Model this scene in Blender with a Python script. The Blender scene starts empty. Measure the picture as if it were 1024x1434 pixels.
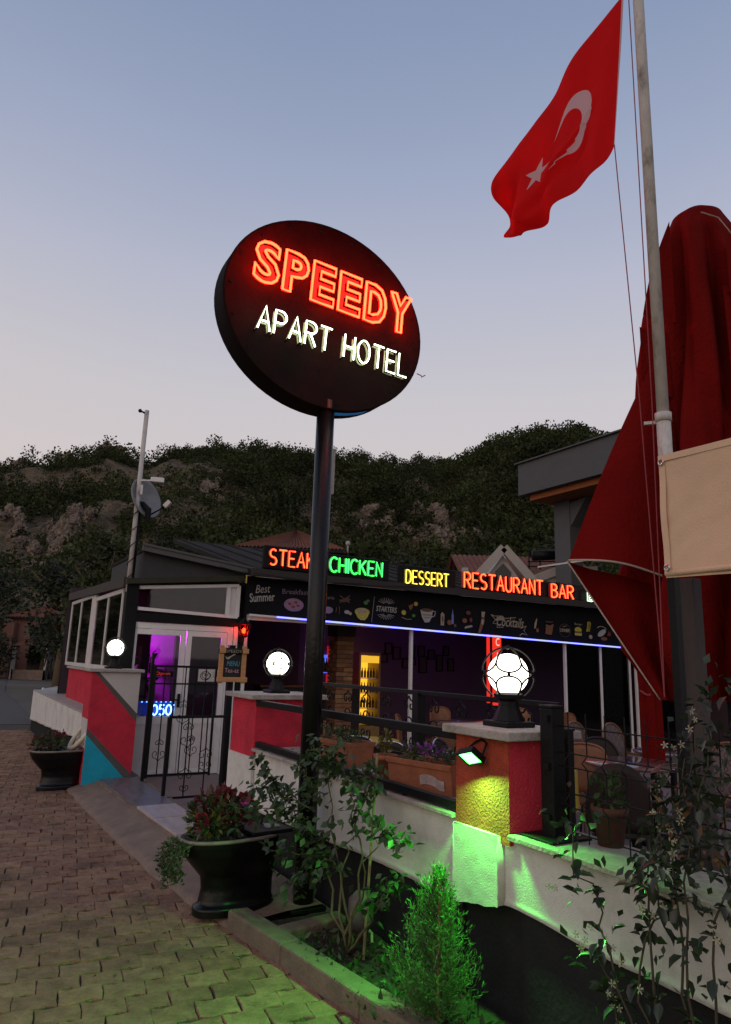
import bpy, bmesh, math, random
import numpy as np
from mathutils import Vector, Matrix, noise as mnoise
random.seed(7); rng = np.random.default_rng(7)
S = bpy.context.scene; COL = S.collection; PI = math.pi; rad = math.radians

# ------------------------------------------------------------------ camera
cam = bpy.data.cameras.new('camera'); co = bpy.data.objects.new('camera', cam); COL.objects.link(co); S.camera = co
cam.sensor_fit = 'VERTICAL'; cam.sensor_height = 36; cam.lens = 24.6; cam.clip_start = .05; cam.clip_end = 3000
TH, RO = rad(12.16), rad(1.86)
fw = Vector((0, math.cos(TH), math.sin(TH))); up0 = Vector((0, -math.sin(TH), math.cos(TH))); r0 = Vector((1, 0, 0))
rt = r0*math.cos(RO) + up0*math.sin(RO); up = up0*math.cos(RO) - r0*math.sin(RO)
co.matrix_world = Matrix(((rt.x, up.x, -fw.x, 0), (rt.y, up.y, -fw.y, 0), (rt.z, up.z, -fw.z, 1.6), (0, 0, 0, 1)))

# ------------------------------------------------------------------ sky and last light
w = bpy.data.worlds.new('World'); S.world = w; w.use_nodes = True
N, L = w.node_tree.nodes, w.node_tree.links
bg = N['Background']
sky = N.new('ShaderNodeTexSky'); sky.sky_type = 'NISHITA'; sky.sun_disc = False
SUN_EL, SUN_AZ = rad(1.5), rad(215)
sky.sun_elevation = SUN_EL; sky.sun_rotation = SUN_AZ; sky.air_density = 1.0; sky.dust_density = 1.5; sky.ozone_density = 3.0
tc = N.new('ShaderNodeTexCoord'); sx = N.new('ShaderNodeSeparateXYZ'); L.new(tc.outputs['Generated'], sx.inputs[0])
rp = N.new('ShaderNodeValToRGB'); sn = N.new('ShaderNodeTexNoise'); sn.inputs['Scale'].default_value = 2.2; sn.inputs['Detail'].default_value = 5; L.new(tc.outputs['Generated'], sn.inputs['Vector'])
sm_ = N.new('ShaderNodeMath'); sm_.operation = 'MULTIPLY_ADD'; L.new(sn.outputs['Fac'], sm_.inputs[0]); sm_.inputs[1].default_value = .05; sm_.inputs[2].default_value = -.025
sa_ = N.new('ShaderNodeMath'); L.new(sx.outputs['Z'], sa_.inputs[0]); L.new(sm_.outputs[0], sa_.inputs[1]); L.new(sa_.outputs[0], rp.inputs[0])
E_ = rp.color_ramp.elements
STOPS = [(0.0, (.56, .46, .43)), (.25, (.68, .60, .585)), (.36, (.625, .585, .60)), (.5, (.50, .507, .605)), (.61, (.37, .415, .555)), (.73, (.265, .33, .48)), (1.0, (.15, .185, .30))]
while len(E_) < len(STOPS): E_.new(.5)
for e, (p, c) in zip(E_, STOPS): e.position = p; e.color = (*c, 1)
bg2 = N.new('ShaderNodeBackground'); bg2.inputs[1].default_value = .92; L.new(rp.outputs[0], bg2.inputs[0])
bg.inputs[1].default_value = .05; L.new(sky.outputs[0], bg.inputs[0])
ad = N.new('ShaderNodeAddShader'); L.new(bg.outputs[0], ad.inputs[0]); L.new(bg2.outputs[0], ad.inputs[1])
L.new(ad.outputs[0], N['World Output'].inputs[0])
sl = bpy.data.lights.new('sun', 'SUN'); sl.energy = .62; sl.angle = rad(70); sl.color = (1, .76, .55)
so = bpy.data.objects.new('sun', sl); COL.objects.link(so); so.rotation_euler = (rad(68), 0, rad(-30))
S.view_settings.view_transform = 'Standard'; S.view_settings.look = 'None'; S.view_settings.exposure = 0; S.view_settings.gamma = 1
S.view_settings.use_curve_mapping = False
S.cycles.use_denoising = True; S.cycles.max_bounces = 6; S.cycles.diffuse_bounces = 3; S.cycles.transparent_max_bounces = 12

# ------------------------------------------------------------------ frame of the property: x along the facade, y away along the street, z up
PO = Vector((.55, 3.72, 0)); ROT = rad(30)
VX = Vector((math.cos(ROT), math.sin(ROT), 0)); VY = Vector((-math.sin(ROT), math.cos(ROT), 0))
def W(t, s, z=0): return PO + VX*t + VY*s + Vector((0, 0, z))
ORG = {}

# ------------------------------------------------------------------ materials
MATS = {}
def mat(name, col, rough=.6, var=.18, vs=6., bump=.0, bs=40., pos=False, worn=None, metal=0., emis=None, es=0., dirt=0., ds=1.5, dcol=(.05, .04, .035), island=0., objr=0., spec=.5, coat=0., trans=0., stretch=None):
    if name in MATS: return MATS[name]
    m = bpy.data.materials.new(name); m.use_nodes = True; n, l = m.node_tree.nodes, m.node_tree.links
    p = n['Principled BSDF']; p.inputs['Roughness'].default_value = rough; p.inputs['Metallic'].default_value = metal
    p.inputs['Specular IOR Level'].default_value = spec; p.inputs['Coat Weight'].default_value = coat
    t = n.new('ShaderNodeTexCoord'); vec = n.new('ShaderNodeNewGeometry').outputs['Position'] if pos else t.outputs['Object']
    if stretch:
        mp = n.new('ShaderNodeMapping'); mp.inputs['Scale'].default_value = stretch; l.new(vec, mp.inputs[0]); vec = mp.outputs[0]
    nz = n.new('ShaderNodeTexNoise'); nz.inputs['Scale'].default_value = vs; nz.inputs['Detail'].default_value = 8; nz.inputs['Roughness'].default_value = .65; l.new(vec, nz.inputs['Vector'])
    cr = n.new('ShaderNodeValToRGB'); l.new(nz.outputs['Fac'], cr.inputs[0])
    cr.color_ramp.elements[0].position = .28; cr.color_ramp.elements[1].position = .72
    cr.color_ramp.elements[0].color = (*[max(0, c*(1-var)) for c in col], 1); cr.color_ramp.elements[1].color = (*[min(1, c*(1+var)) for c in col], 1)
    out = cr.outputs[0]
    def mixc(fac, a, b, mode='MIX'):
        x = n.new('ShaderNodeMix'); x.data_type = 'RGBA'; x.blend_type = mode
        if isinstance(fac, float): x.inputs[0].default_value = fac
        else: l.new(fac, x.inputs[0])
        l.new(a, x.inputs[6])
        if isinstance(b, tuple): x.inputs[7].default_value = (*b, 1)
        else: l.new(b, x.inputs[7])
        return x.outputs[2]
    if dirt:
        n2 = n.new('ShaderNodeTexNoise'); n2.inputs['Scale'].default_value = ds; n2.inputs['Detail'].default_value = 10; n2.inputs['Roughness'].default_value = .7; l.new(vec, n2.inputs['Vector'])
        mr = n.new('ShaderNodeMapRange'); mr.inputs[1].default_value = .5; mr.inputs[2].default_value = .75; mr.inputs[4].default_value = dirt; l.new(n2.outputs['Fac'], mr.inputs[0])
        out = mixc(mr.outputs[0], out, dcol)
    if worn:
        n3 = n.new('ShaderNodeTexNoise'); n3.inputs['Scale'].default_value = worn[0]; n3.inputs['Detail'].default_value = 9; n3.inputs['Roughness'].default_value = .75; n3.inputs['Distortion'].default_value = .6; l.new(vec, n3.inputs['Vector'])
        mr = n.new('ShaderNodeMapRange'); mr.inputs[1].default_value = .56; mr.inputs[2].default_value = .72; mr.inputs[4].default_value = worn[1]; l.new(n3.outputs['Fac'], mr.inputs[0]); out = mixc(mr.outputs[0], out, worn[2])
    if island or objr:
        src = n.new('ShaderNodeNewGeometry').outputs['Random Per Island'] if island else n.new('ShaderNodeObjectInfo').outputs['Random']
        k = island or objr
        mr = n.new('ShaderNodeMapRange'); mr.inputs[3].default_value = 1-k; mr.inputs[4].default_value = 1+k; l.new(src, mr.inputs[0])
        hs = n.new('ShaderNodeHueSaturation'); l.new(mr.outputs[0], hs.inputs['Value']); l.new(out, hs.inputs['Color'])
        m2 = n.new('ShaderNodeMapRange'); m2.inputs[3].default_value = .5-k*.04; m2.inputs[4].default_value = .5+k*.04; l.new(src, m2.inputs[0]); l.new(m2.outputs[0], hs.inputs['Hue'])
        out = hs.outputs[0]
    l.new(out, p.inputs['Base Color'])
    rr = n.new('ShaderNodeMapRange'); rr.inputs[3].default_value = max(.02, rough-.1); rr.inputs[4].default_value = min(1, rough+.12); l.new(nz.outputs['Fac'], rr.inputs[0]); l.new(rr.outputs[0], p.inputs['Roughness'])
    if bump:
        nb = n.new('ShaderNodeTexNoise'); nb.inputs['Scale'].default_value = bs; nb.inputs['Detail'].default_value = 6; l.new(vec, nb.inputs['Vector'])
        bn = n.new('ShaderNodeBump'); bn.inputs['Strength'].default_value = min(1, bump); bn.inputs['Distance'].default_value = .02*max(1, bump)*(40/bs)
        l.new(nb.outputs['Fac'], bn.inputs['Height']); l.new(bn.outputs[0], p.inputs['Normal'])
    if emis:
        p.inputs['Emission Color'].default_value = (*emis, 1); p.inputs['Emission Strength'].default_value = es
    if trans:
        tr = n.new('ShaderNodeBsdfTranslucent'); l.new(out, tr.inputs[0]); mx = n.new('ShaderNodeMixShader'); mx.inputs[0].default_value = trans
        l.new(p.outputs[0], mx.inputs[1]); l.new(tr.outputs[0], mx.inputs[2]); l.new(mx.outputs[0], n['Material Output'].inputs[0])
    m.diffuse_color = (*col, 1); MATS[name] = m; return m
def emit(name, col, s): return mat(name, (.02, .02, .02) if s > 0 else col, .5, 0, emis=col, es=s)
def glass(name, tint=(.9, .92, .95), refl=1.0):
    if name in MATS: return MATS[name]
    m = bpy.data.materials.new(name); m.use_nodes = True; n, l = m.node_tree.nodes, m.node_tree.links
    n.remove(n['Principled BSDF'])
    a = n.new('ShaderNodeBsdfTransparent'); a.inputs[0].default_value = (*tint, 1); g = n.new('ShaderNodeBsdfGlossy'); g.inputs['Roughness'].default_value = .03; g.inputs[0].default_value = (refl, refl, refl, 1)
    f = n.new('ShaderNodeFresnel'); f.inputs[0].default_value = 1.5; x = n.new('ShaderNodeMixShader')
    l.new(f.outputs[0], x.inputs[0]); l.new(a.outputs[0], x.inputs[1]); l.new(g.outputs[0], x.inputs[2]); l.new(x.outputs[0], n['Material Output'].inputs[0])
    MATS[name] = m; return m

PLASTER = mat('white_plaster', (.60, .585, .555), .95, .12, 5, .5, 140, dirt=.55, ds=2.6, dcol=(.25, .22, .19), spec=.15)
DARKBASE = mat('charcoal_render', (.020, .020, .022), .95, .25, 7, .4, 45, dirt=.3, ds=3, dcol=(.03, .028, .025), spec=.15)
REDPAINT = mat('crimson_stucco', (.52, .030, .055), .85, .18, 8, .7, 70, dirt=.5, ds=3.2, dcol=(.10, .018, .022), spec=.2)
CAPSTONE = mat('cap_stone', (.36, .32, .29), .75, .3, 14, .4, 60, dirt=.5, ds=9)
LEDGE = mat('ledge_tile', (.26, .19, .155), .8, .25, 20, .3, 50, dirt=.4, ds=6)
IRON = mat('black_iron', (.006, .006, .0065), .5, .3, 30, .15, 80, spec=.2)
MATTBLACK = mat('black_board', (.007, .007, .007), .6, .3, 20, .1, 60, spec=.15)
WHITEPVC = mat('white_pvc', (.66, .64, .62), .35, .06, 5, dirt=.2, ds=6, dcol=(.2, .18, .17))
GREYPVC = mat('grey_panel', (.60, .55, .52), .6, .12, 6, .2, 90)
PANE = glass('window_glass'); PANE_D = glass('dark_glass', (.5, .5, .52))
TERRA = mat('terracotta', (.29, .095, .042), .7, .25, 10, .3, 60, dirt=.35, ds=8, dcol=(.14, .09, .07))
SOIL = mat('soil', (.03, .022, .015), .95, .4, 30, 1.0, 30)
CONC = mat('concrete', (.20, .142, .108), .9, .25, 6, .6, 60, dirt=.5, ds=2.5, dcol=(.08, .068, .06))
LEAF = mat('leaf', (.04, .075, .022), .5, .3, 9, island=.45, trans=.25)
LEAFO = mat('leaf_single', (.03, .06, .02), .38, .3, 20, objr=.45, trans=.2)
BARK = mat('bark', (.13, .09, .055), .85, .3, 30, .5, 80)
GREENSTEM = mat('green_stem', (.085, .085, .035), .7, .3, 30, .3, 80)
CERAM = mat('black_glaze', (.004, .004, .0045), .3, .3, 20, .08, 30, dirt=.15, ds=14, dcol=(.03, .027, .024), spec=.3)
CREAM = mat('cream_plastic', (.62, .55, .42), .45, .1, 8, dirt=.3, ds=9)
CHROME = mat('chrome', (.55, .55, .56), .2, .1, 10, metal=1.)
WOOD = mat('pine_wood', (.46, .235, .09), .65, .25, 6, .2, 30, stretch=(1, 1, 8))

# ------------------------------------------------------------------ geometry helpers
class MB:
    def __init__(s): s.v = []; s.f = []; s.mi = []; s.cur = 0; s.org = (0, 0, 0)
    def add(s, vs, fs):
        b = len(s.v); s.v += [tuple(map(float, q)) for q in vs]; s.f += [tuple(b+i for i in f) for f in fs]; s.mi += [s.cur]*len(fs); return s
    def mat(s, i): s.cur = i; return s
    def box(s, x0, x1, y0, y1, z0, z1):
        return s.add([(x, y, z) for x in (x0, x1) for y in (y0, y1) for z in (z0, z1)], [(0, 1, 3, 2), (4, 6, 7, 5), (0, 4, 5, 1), (2, 3, 7, 6), (0, 2, 6, 4), (1, 5, 7, 3)])
    def hexa(s, a): return s.add(a, [(0, 3, 2, 1), (4, 5, 6, 7), (0, 1, 5, 4), (1, 2, 6, 5), (2, 3, 7, 6), (3, 0, 4, 7)])
    def beam(s, p, q, wx, wz, upv=(0, 0, 1)):
        p, q = Vector(p), Vector(q); d = (q-p).normalized(); sd = d.cross(Vector(upv))
        if sd.length < 1e-4: sd = d.cross(Vector((0, 1, 0)))
        sd.normalize(); u2 = sd.cross(d).normalized(); a = sd*wx/2; b = u2*wz/2
        return s.hexa([p-a-b, p+a-b, p+a+b, p-a+b, q-a-b, q+a-b, q+a+b, q-a+b])
    def tube(s, pts, r, n=6, closed=False, cap=True):
        pts = [Vector(p) for p in pts]; m = len(pts)
        if m < 2: return s
        rs = list(r) if hasattr(r, '__len__') else [r]*m
        vs = []; prev = None
        for i, p in enumerate(pts):
            if closed: d = pts[(i+1) % m]-pts[i-1]
            else: d = pts[min(i+1, m-1)]-pts[max(i-1, 0)]
            if d.length < 1e-9: d = Vector((0, 0, 1))
            d.normalize()
            if prev is None:
                a = d.orthogonal().normalized()
            else:
                a = prev-d*prev.dot(d)
                a = a.normalized() if a.length > 1e-6 else d.orthogonal().normalized()
            prev = a; b = d.cross(a)
            vs += [p+(a*math.cos(2*PI*k/n)+b*math.sin(2*PI*k/n))*rs[i] for k in range(n)]
        fs = []
        for i in range(m if closed else m-1):
            j = (i+1) % m
            fs += [(i*n+k, i*n+(k+1) % n, j*n+(k+1) % n, j*n+k) for k in range(n)]
        if not closed and cap: fs += [tuple(range(n-1, -1, -1)), tuple((m-1)*n+k for k in range(n))]
        return s.add(vs, fs)
    def lathe(s, prof, n=20, c=(0, 0, 0), cap=True):
        vs = [(c[0]+r*math.cos(2*PI*k/n), c[1]+r*math.sin(2*PI*k/n), c[2]+z) for r, z in prof for k in range(n)]
        fs = [(i*n+k, i*n+(k+1) % n, (i+1)*n+(k+1) % n, (i+1)*n+k) for i in range(len(prof)-1) for k in range(n)]
        if cap: fs += [tuple(range(n-1, -1, -1)), tuple((len(prof)-1)*n+k for k in range(n))]
        return s.add(vs, fs)
    def cyl(s, p, q, r, n=12): return s.tube([p, q], r, n)
    def sphere(s, c, r, nu=16, nv=10, sc=(1, 1, 1)):
        vs = [(c[0], c[1], c[2]-r*sc[2])]
        for i in range(1, nv):
            a = -PI/2+PI*i/nv
            vs += [(c[0]+r*sc[0]*math.cos(a)*math.cos(2*PI*k/nu), c[1]+r*sc[1]*math.cos(a)*math.sin(2*PI*k/nu), c[2]+r*sc[2]*math.sin(a)) for k in range(nu)]
        vs.append((c[0], c[1], c[2]+r*sc[2])); t = len(vs)-1
        fs = [(0, 1+(k+1) % nu, 1+k) for k in range(nu)]
        fs += [(1+i*nu+k, 1+i*nu+(k+1) % nu, 1+(i+1)*nu+(k+1) % nu, 1+(i+1)*nu+k) for i in range(nv-2) for k in range(nu)]
        fs += [(t, 1+(nv-2)*nu+k, 1+(nv-2)*nu+(k+1) % nu) for k in range(nu)]
        return s.add(vs, fs)
    def prism(s, poly, y0, y1):                      # outline in x,z extruded along y
        n = len(poly); vs = [(x, y0, z) for x, z in poly]+[(x, y1, z) for x, z in poly]
        return s.add(vs, [tuple(range(n)), tuple(range(2*n-1, n-1, -1))]+[(i, (i+1) % n+0, (i+1) % n+n, i+n)[::-1] for i in range(n)])
    def slab(s, poly, z0, z1):                       # outline in x,y extruded along z
        n = len(poly); g = (lambda z, i: z[i] if hasattr(z, '__len__') else z)
        vs = [(p[0], p[1], g(z0, i)) for i, p in enumerate(poly)]+[(p[0], p[1], g(z1, i)) for i, p in enumerate(poly)]
        return s.add(vs, [tuple(range(n-1, -1, -1)), tuple(range(n, 2*n))]+[(i, (i+1) % n, (i+1) % n+n, i+n) for i in range(n)])
    def grid(s, fn, nu, nv, closed_u=False):
        vs = [fn(i/nu, j/nv) for j in range(nv+1) for i in range(nu if closed_u else nu+1)]
        k = nu if closed_u else nu+1
        return s.add(vs, [(j*k+i, j*k+(i+1) % k, (j+1)*k+(i+1) % k, (j+1)*k+i) for j in range(nv) for i in range(nu)])
    def mesh(s, name, mats, org=(0, 0, 0), smooth=False):
        me = bpy.data.meshes.new(name); o = org
        me.from_pydata([(a-o[0], b-o[1], c-o[2]) for a, b, c in s.v], [], s.f)
        for m in (mats if isinstance(mats, (list, tuple)) else [mats]): me.materials.append(m)
        if any(s.mi): me.polygons.foreach_set('material_index', s.mi)
        if smooth: me.shade_smooth() if smooth is True else me.shade_smooth_by_angle(angle=rad(smooth)) if hasattr(me, 'shade_smooth_by_angle') else me.shade_smooth()
        me.update(); return me

def props(o, label=None, cat=None, group=None, kind=None):
    if label: o['label'] = label
    if cat: o['category'] = cat
    if group: o['group'] = group
    if kind: o['kind'] = kind
    return o
def place(o, loc, frame='p', rot=0.):
    if frame == 'p': o.location = W(*loc); o.rotation_euler = (0, 0, ROT+rot)
    else: o.location = loc; o.rotation_euler = (0, 0, rot)
def thing(name, label, cat, loc, group=None, frame='p', rot=0.):
    o = bpy.data.objects.new(name, None); COL.objects.link(o); o.empty_display_size = .1; place(o, loc, frame, rot)
    ORG[o.name] = tuple(loc); return props(o, label, cat, group, 'thing')
def part(name, mb, mats, parent, smooth=False, bevel=0., label=None, kind=None, local=False):
    org = (0, 0, 0) if local else ORG[parent.name]
    me = mb.mesh(name, mats, org, smooth); o = bpy.data.objects.new(name, me); COL.objects.link(o); o.parent = parent
    ORG[o.name] = org if not local else (0, 0, 0)
    if bevel:
        m = o.modifiers.new('bevel', 'BEVEL'); m.width = bevel; m.segments = 2; m.limit_method = 'ANGLE'
    return props(o, label, None, None, kind)
def single(name, mb, mats, label, cat, loc, group=None, kind=None, smooth=False, bevel=0., frame='p', local=False, rot=0.):
    me = mb.mesh(name, mats, (0, 0, 0) if local else loc, smooth); o = bpy.data.objects.new(name, me); COL.objects.link(o); place(o, loc, frame, rot)
    ORG[o.name] = tuple(loc) if not local else (0, 0, 0)
    if bevel:
        m = o.modifiers.new('bevel', 'BEVEL'); m.width = bevel; m.segments = 2; m.limit_method = 'ANGLE'
    return props(o, label, cat, group, kind or 'thing')
def structure(name, mb, mats, loc=(0, 0, 0), frame='p', smooth=False): return single(name, mb, mats, None, None, loc, None, 'structure', smooth, 0, frame)
def dup(o, parent=None):
    c = o.copy(); COL.objects.link(c)
    if parent is not None: c.parent = parent
    for ch in o.children: dup(ch, c)
    return c
def copy_to(o, loc, rot=0., label=None, frame='p'):
    c = dup(o); place(c, loc, frame, rot); ORG[c.name] = tuple(loc)
    if label: c['label'] = label
    return c
def np_mesh(name, V, Fq, mats):
    me = bpy.data.meshes.new(name); V = np.asarray(V, np.float32); Fq = np.asarray(Fq, np.int32); k = Fq.shape[1]
    me.vertices.add(len(V)); me.vertices.foreach_set('co', V.ravel()); me.loops.add(Fq.size); me.loops.foreach_set('vertex_index', Fq.ravel())
    me.polygons.add(len(Fq)); me.polygons.foreach_set('loop_start', np.arange(len(Fq), dtype=np.int32)*k); me.polygons.foreach_set('loop_total', np.full(len(Fq), k, np.int32))
    for m in (mats if isinstance(mats, (list, tuple)) else [mats]): me.materials.append(m)
    me.update(calc_edges=True); return me
def leaves_mesh(name, P, D, size, mats, wid=.5, droop=0.):           # one folded leaf per row of P, pointing along D
    P = np.asarray(P, float); D = np.asarray(D, float); D /= np.linalg.norm(D, axis=1, keepdims=True)+1e-9; n = len(P)
    A = np.cross(D, rng.normal(size=(n, 3))); A /= np.linalg.norm(A, axis=1, keepdims=True)+1e-9; Nn = np.cross(A, D)
    sz = (np.asarray(size)*np.ones(n))[:, None]
    V = np.stack([P, P+D*sz*.45+A*sz*wid*.5+Nn*sz*.08, P+D*sz+np.array([0, 0, -1])*sz*droop, P+D*sz*.45-A*sz*wid*.5+Nn*sz*.08], 1).reshape(-1, 3)
    b = np.arange(n)[:, None]*4
    return np_mesh(name, V, np.concatenate([b+np.array([[0, 1, 2]]), b+np.array([[0, 2, 3]])]), mats)
def link(name, me, parent=None, kind=None, loc=None, frame='p'):
    o = bpy.data.objects.new(name, me); COL.objects.link(o)
    if parent is not None: o.parent = parent
    if loc is not None: place(o, loc, frame)
    return props(o, kind=kind)
def text_geo(s, size=1., extrude=0., offset=0., shear=0., spacing=1.):
    cu = bpy.data.curves.new('t', 'FONT'); cu.body = s; cu.size = size; cu.extrude = extrude; cu.offset = offset; cu.shear = shear; cu.align_x = 'LEFT'; cu.space_character = spacing; cu.resolution_u = 3
    o = bpy.data.objects.new('t', cu); COL.objects.link(o); bpy.context.view_layer.update()
    me = bpy.data.meshes.new_from_object(o.evaluated_get(bpy.context.evaluated_depsgraph_get()))
    v = [tuple(q.co) for q in me.vertices]; f = [tuple(p.vertices) for p in me.polygons]
    bpy.data.objects.remove(o); bpy.data.curves.remove(cu); bpy.data.meshes.remove(me); return v, f
def fit_text(s, w_, h_, **k):                        # vertices scaled to a w_ by h_ box from (0,0)
    v, f = text_geo(s, **k); x0 = min(a[0] for a in v); x1 = max(a[0] for a in v); y0 = min(a[1] for a in v); y1 = max(a[1] for a in v)
    return [((a[0]-x0)/(x1-x0)*w_, (a[1]-y0)/(y1-y0)*h_, a[2]) for a in v], f
def loops_of(v, f):                                  # boundary loops of a flat text mesh
    cnt = {}
    for p in f:
        for i in range(len(p)):
            e = (p[i], p[(i+1) % len(p)]); cnt[e] = cnt.get(e, 0)+1
    nxt = {a: b for (a, b) in cnt if (b, a) not in cnt}
    out = []
    while nxt:
        a0, b = nxt.popitem(); lp = [a0]
        while b in nxt: lp.append(b); b = nxt.pop(b)
        out.append([v[i] for i in lp])
    return out

# ================================================================== THE SETTING
def px(p):                                           # where a point falls in the picture, to decide how finely to build it
    v = Vector(p)-Vector((0, 0, 1.6)); z = v.dot(fw)
    if z < .1: return (-999, -999)
    return (512+980*v.dot(rt)/z, 717-980*v.dot(up)/z)
mb = MB(); mb.slab([(900*math.cos(a), 900*math.sin(a)) for a in np.linspace(0, 2*PI, 48, endpoint=False)], -.6, -.03)
structure('ground', mb, mat('dry_ground', (.10, .085, .065), .95, .3, .4, .4, 8), (0, 0, 0), 'w')
JOINT = mat('joint_sand', (.055, .042, .033), .95, .3, 30, .6, 60)
mb = MB(); mb.slab([(-9, -7), (-.3, -7), (-.3, 15.2), (-9, 15.2)], -.028, -.014); pavement = structure('pavement', mb, JOINT)
mb = MB(); mb.slab([(-9, 15.2), (-.3, 15.2), (-.1, 30), (2, 60), (2, 75), (-14, 75), (-9, 40)], -.027, -.001)
structure('road', mb, mat('asphalt', (.075, .066, .060), .85, .3, 12, .5, 50, dirt=.4, ds=1.2, dcol=(.08, .075, .07)))

# pavers: interlocking concrete blocks with wavy edges
PAVER = mat('paver_concrete', (.25, .145, .094), .85, .35, 12, .9, 60, pos=True, worn=(.9, .55, (.30, .22, .165)), dirt=.8, ds=2.6, dcol=(.055, .038, .027), objr=.16, spec=.2)
PAVER2 = mat('paver_concrete_far', (.25, .145, .094), .85, .35, 12, .9, 60, pos=True, worn=(.9, .55, (.30, .22, .165)), dirt=.8, ds=2.6, dcol=(.055, .038, .027), island=.16, spec=.2)
def paver_shape(seed):
    r = random.Random(seed); a, b = .0975, .0755; pts = []
    for i in range(5): x = -a+2*a*i/4; pts.append((x, -b+.013*math.sin(i*PI/2+PI)))
    pts.append((a+.003, 0))
    for i in range(5): x = a-2*a*i/4; pts.append((x, b+.013*math.sin((4-i)*PI/2+PI)))
    pts.append((-a+.003, 0))
    pts = [(x+r.uniform(-.002, .002), y+r.uniform(-.002, .002)) for x, y in pts]
    m = MB(); n = len(pts)
    m.add([(x, y, -.02) for x, y in pts]+[(x, y, -.004) for x, y in pts]+[(x*.965, y*.955, .0) for x, y in pts],
          [tuple(range(2*n, 3*n))]+[(i, (i+1) % n, (i+1) % n+n, i+n) for i in range(n)]+[(i+n, (i+1) % n+n, (i+1) % n+2*n, i+2*n) for i in range(n)])
    return m
PSH = [paver_shape(i) for i in range(6)]; PME = [p.mesh('paver', PAVER) for p in PSH]
EDGE = [(-7, .40), (-1.2, -.315), (.13, -.48), (1.56, -.66), (1.87, -.73), (2.85, -.80), (4.1, -.85), (6.9, -.89), (9, -.8), (15.2, -.7)]
def edge_t(s): return float(np.interp(s, [e[0] for e in EDGE], [e[1] for e in EDGE]))
ca, sa = math.cos(rad(-8)), math.sin(rad(-8)); cells = []
for j in range(-25, 112):
    for i in range(-50, 25):
        a = (i+.5*(j % 2))*.2; b = j*.16
        t, s = -1.5+a*ca-b*sa, a*sa+b*ca
        if -1.6 < s < 15.1 and -8.5 < t < edge_t(s)+.10:
            p = px(W(t, s)); d = (W(t, s)-Vector((0, 0, 1.6))).length
            inside = -60 < p[0] < 1084 and p[1] < 1480
            cells.append((0 if inside else 1, d, t, s))
cells.sort(); far = MB()
for k, (o_, d, t, s) in enumerate(cells):
    rz = rad(-8)+random.gauss(0, .012); z = random.gauss(-.002, .003); t += random.gauss(0, .002); tx, ty = random.gauss(0, .013), random.gauss(0, .013)
    if k < 300 and o_ == 0:
        o = bpy.data.objects.new('paver', random.choice(PME)); COL.objects.link(o); o.parent = pavement
        o.location = (t, s, z); o.rotation_euler = (tx, ty, rz+(PI if random.random() < .5 else 0))
    elif d < 17:
        q = PSH[k % 6]; c, sn = math.cos(rz), math.sin(rz)
        far.add([(t+x*c-y*sn, s+x*sn+y*c, z+zz+tx*y+ty*x) for x, y, zz in q.v], q.f)
part('paver_field', far, PAVER2, pavement, kind='stuff')

# concrete apron, marble threshold, kerb, planting bed, terrace floor
rows = [(7.0, -.9, -.45, -.05), (6.3, -.89, -.55, -.05), (4.1, -.85, -.50, -.05), (3.3, -.82, -.47, -.04), (2.85, -.80, -.42, -.02), (1.87, -.73, -.33, -.02), (1.45, -.64, -.28, -.02)]
zs = [.13, .12, .12, .12, .09, .07, .07]
mb = MB(); n1 = 9
def apron(u_, q_):
    s_ = 7.0+(1.45-7.0)*q_; f = lambda k: float(np.interp(-s_, [-r[0] for r in rows], [r[k] for r in rows])); o_, m_, i_ = f(1), f(2), f(3)
    zz = float(np.interp(-s_, [-r[0] for r in rows], zs)); t_ = np.interp(u_, [0, .08, .55, 1], [o_, o_+.015, m_, i_]); z_ = np.interp(u_, [0, .08, .55, 1], [-.01, .022, zz*.85, zz])
    wv = .006*mnoise.noise(Vector((t_*3, s_*3, 0))); return (t_+(.02*mnoise.noise(Vector((s_*2, 0, 5))) if u_ < .1 else 0), s_, z_+wv)
mb.grid(apron, 14, 60); structure('apron', mb, CONC, smooth=True)
MARB = mat('grey_marble', (.13, .12, .125), .4, .5, 9, .1, 40, stretch=(3, .6, 1)); MARW = mat('pale_marble', (.40, .34, .335), .4, .25, 6, .1, 40, stretch=(3, .6, 1))
mb = MB(); mb.slab([(-.575, 6.3), (-.13, 6.3), (-.13, 3.3), (-.47, 3.3)], .05, .118); thr = structure('threshold', mb, CONC)
for a, b, m in ((6.3, 4.56, MARB), (4.55, 3.98, MARW), (3.97, 3.3, MARW)):
    ta = lambda s_: np.interp(s_, [3.3, 6.3], [-.47, -.575])
    mb = MB(); mb.slab([(ta(a), a), (-.125, a), (-.125, b), (ta(b), b)], .1185, .14+.003*(a < 5)-.004*(a < 4)); part('marble_slab', mb, m, thr, bevel=.003)
mb = MB(); mb.box(-.12, 15, -6, 12.5, -.02, .02); tfl = structure('terrace_floor', mb, mat('terrace_tile', (.20, .145, .13), .55, .2, 8, .2, 40, dirt=.4, ds=2))
mb = MB(); mb.slab([(.5, -7), (-.38, .13), (-.52, 1.38), (.04, 1.38), (.6, -7)], -.02, .04); structure('planting_bed', mb, SOIL)
mb = MB(); mb.grid(lambda a, b: (max(-.53, edge_t(1.3-5*b)+.10)+(.04-max(-.53, edge_t(1.3-5*b)+.10))*a, 1.3-5*b, .05+.02*mnoise.noise(Vector((a*6, b*40, 1)))), 16, 120); structure('soil', mb, SOIL, smooth=True)
KERB = mat('kerb_concrete', (.155, .122, .085), .9, .25, 8, .6, 55, dirt=.6, ds=5, dcol=(.07, .062, .05))
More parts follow.
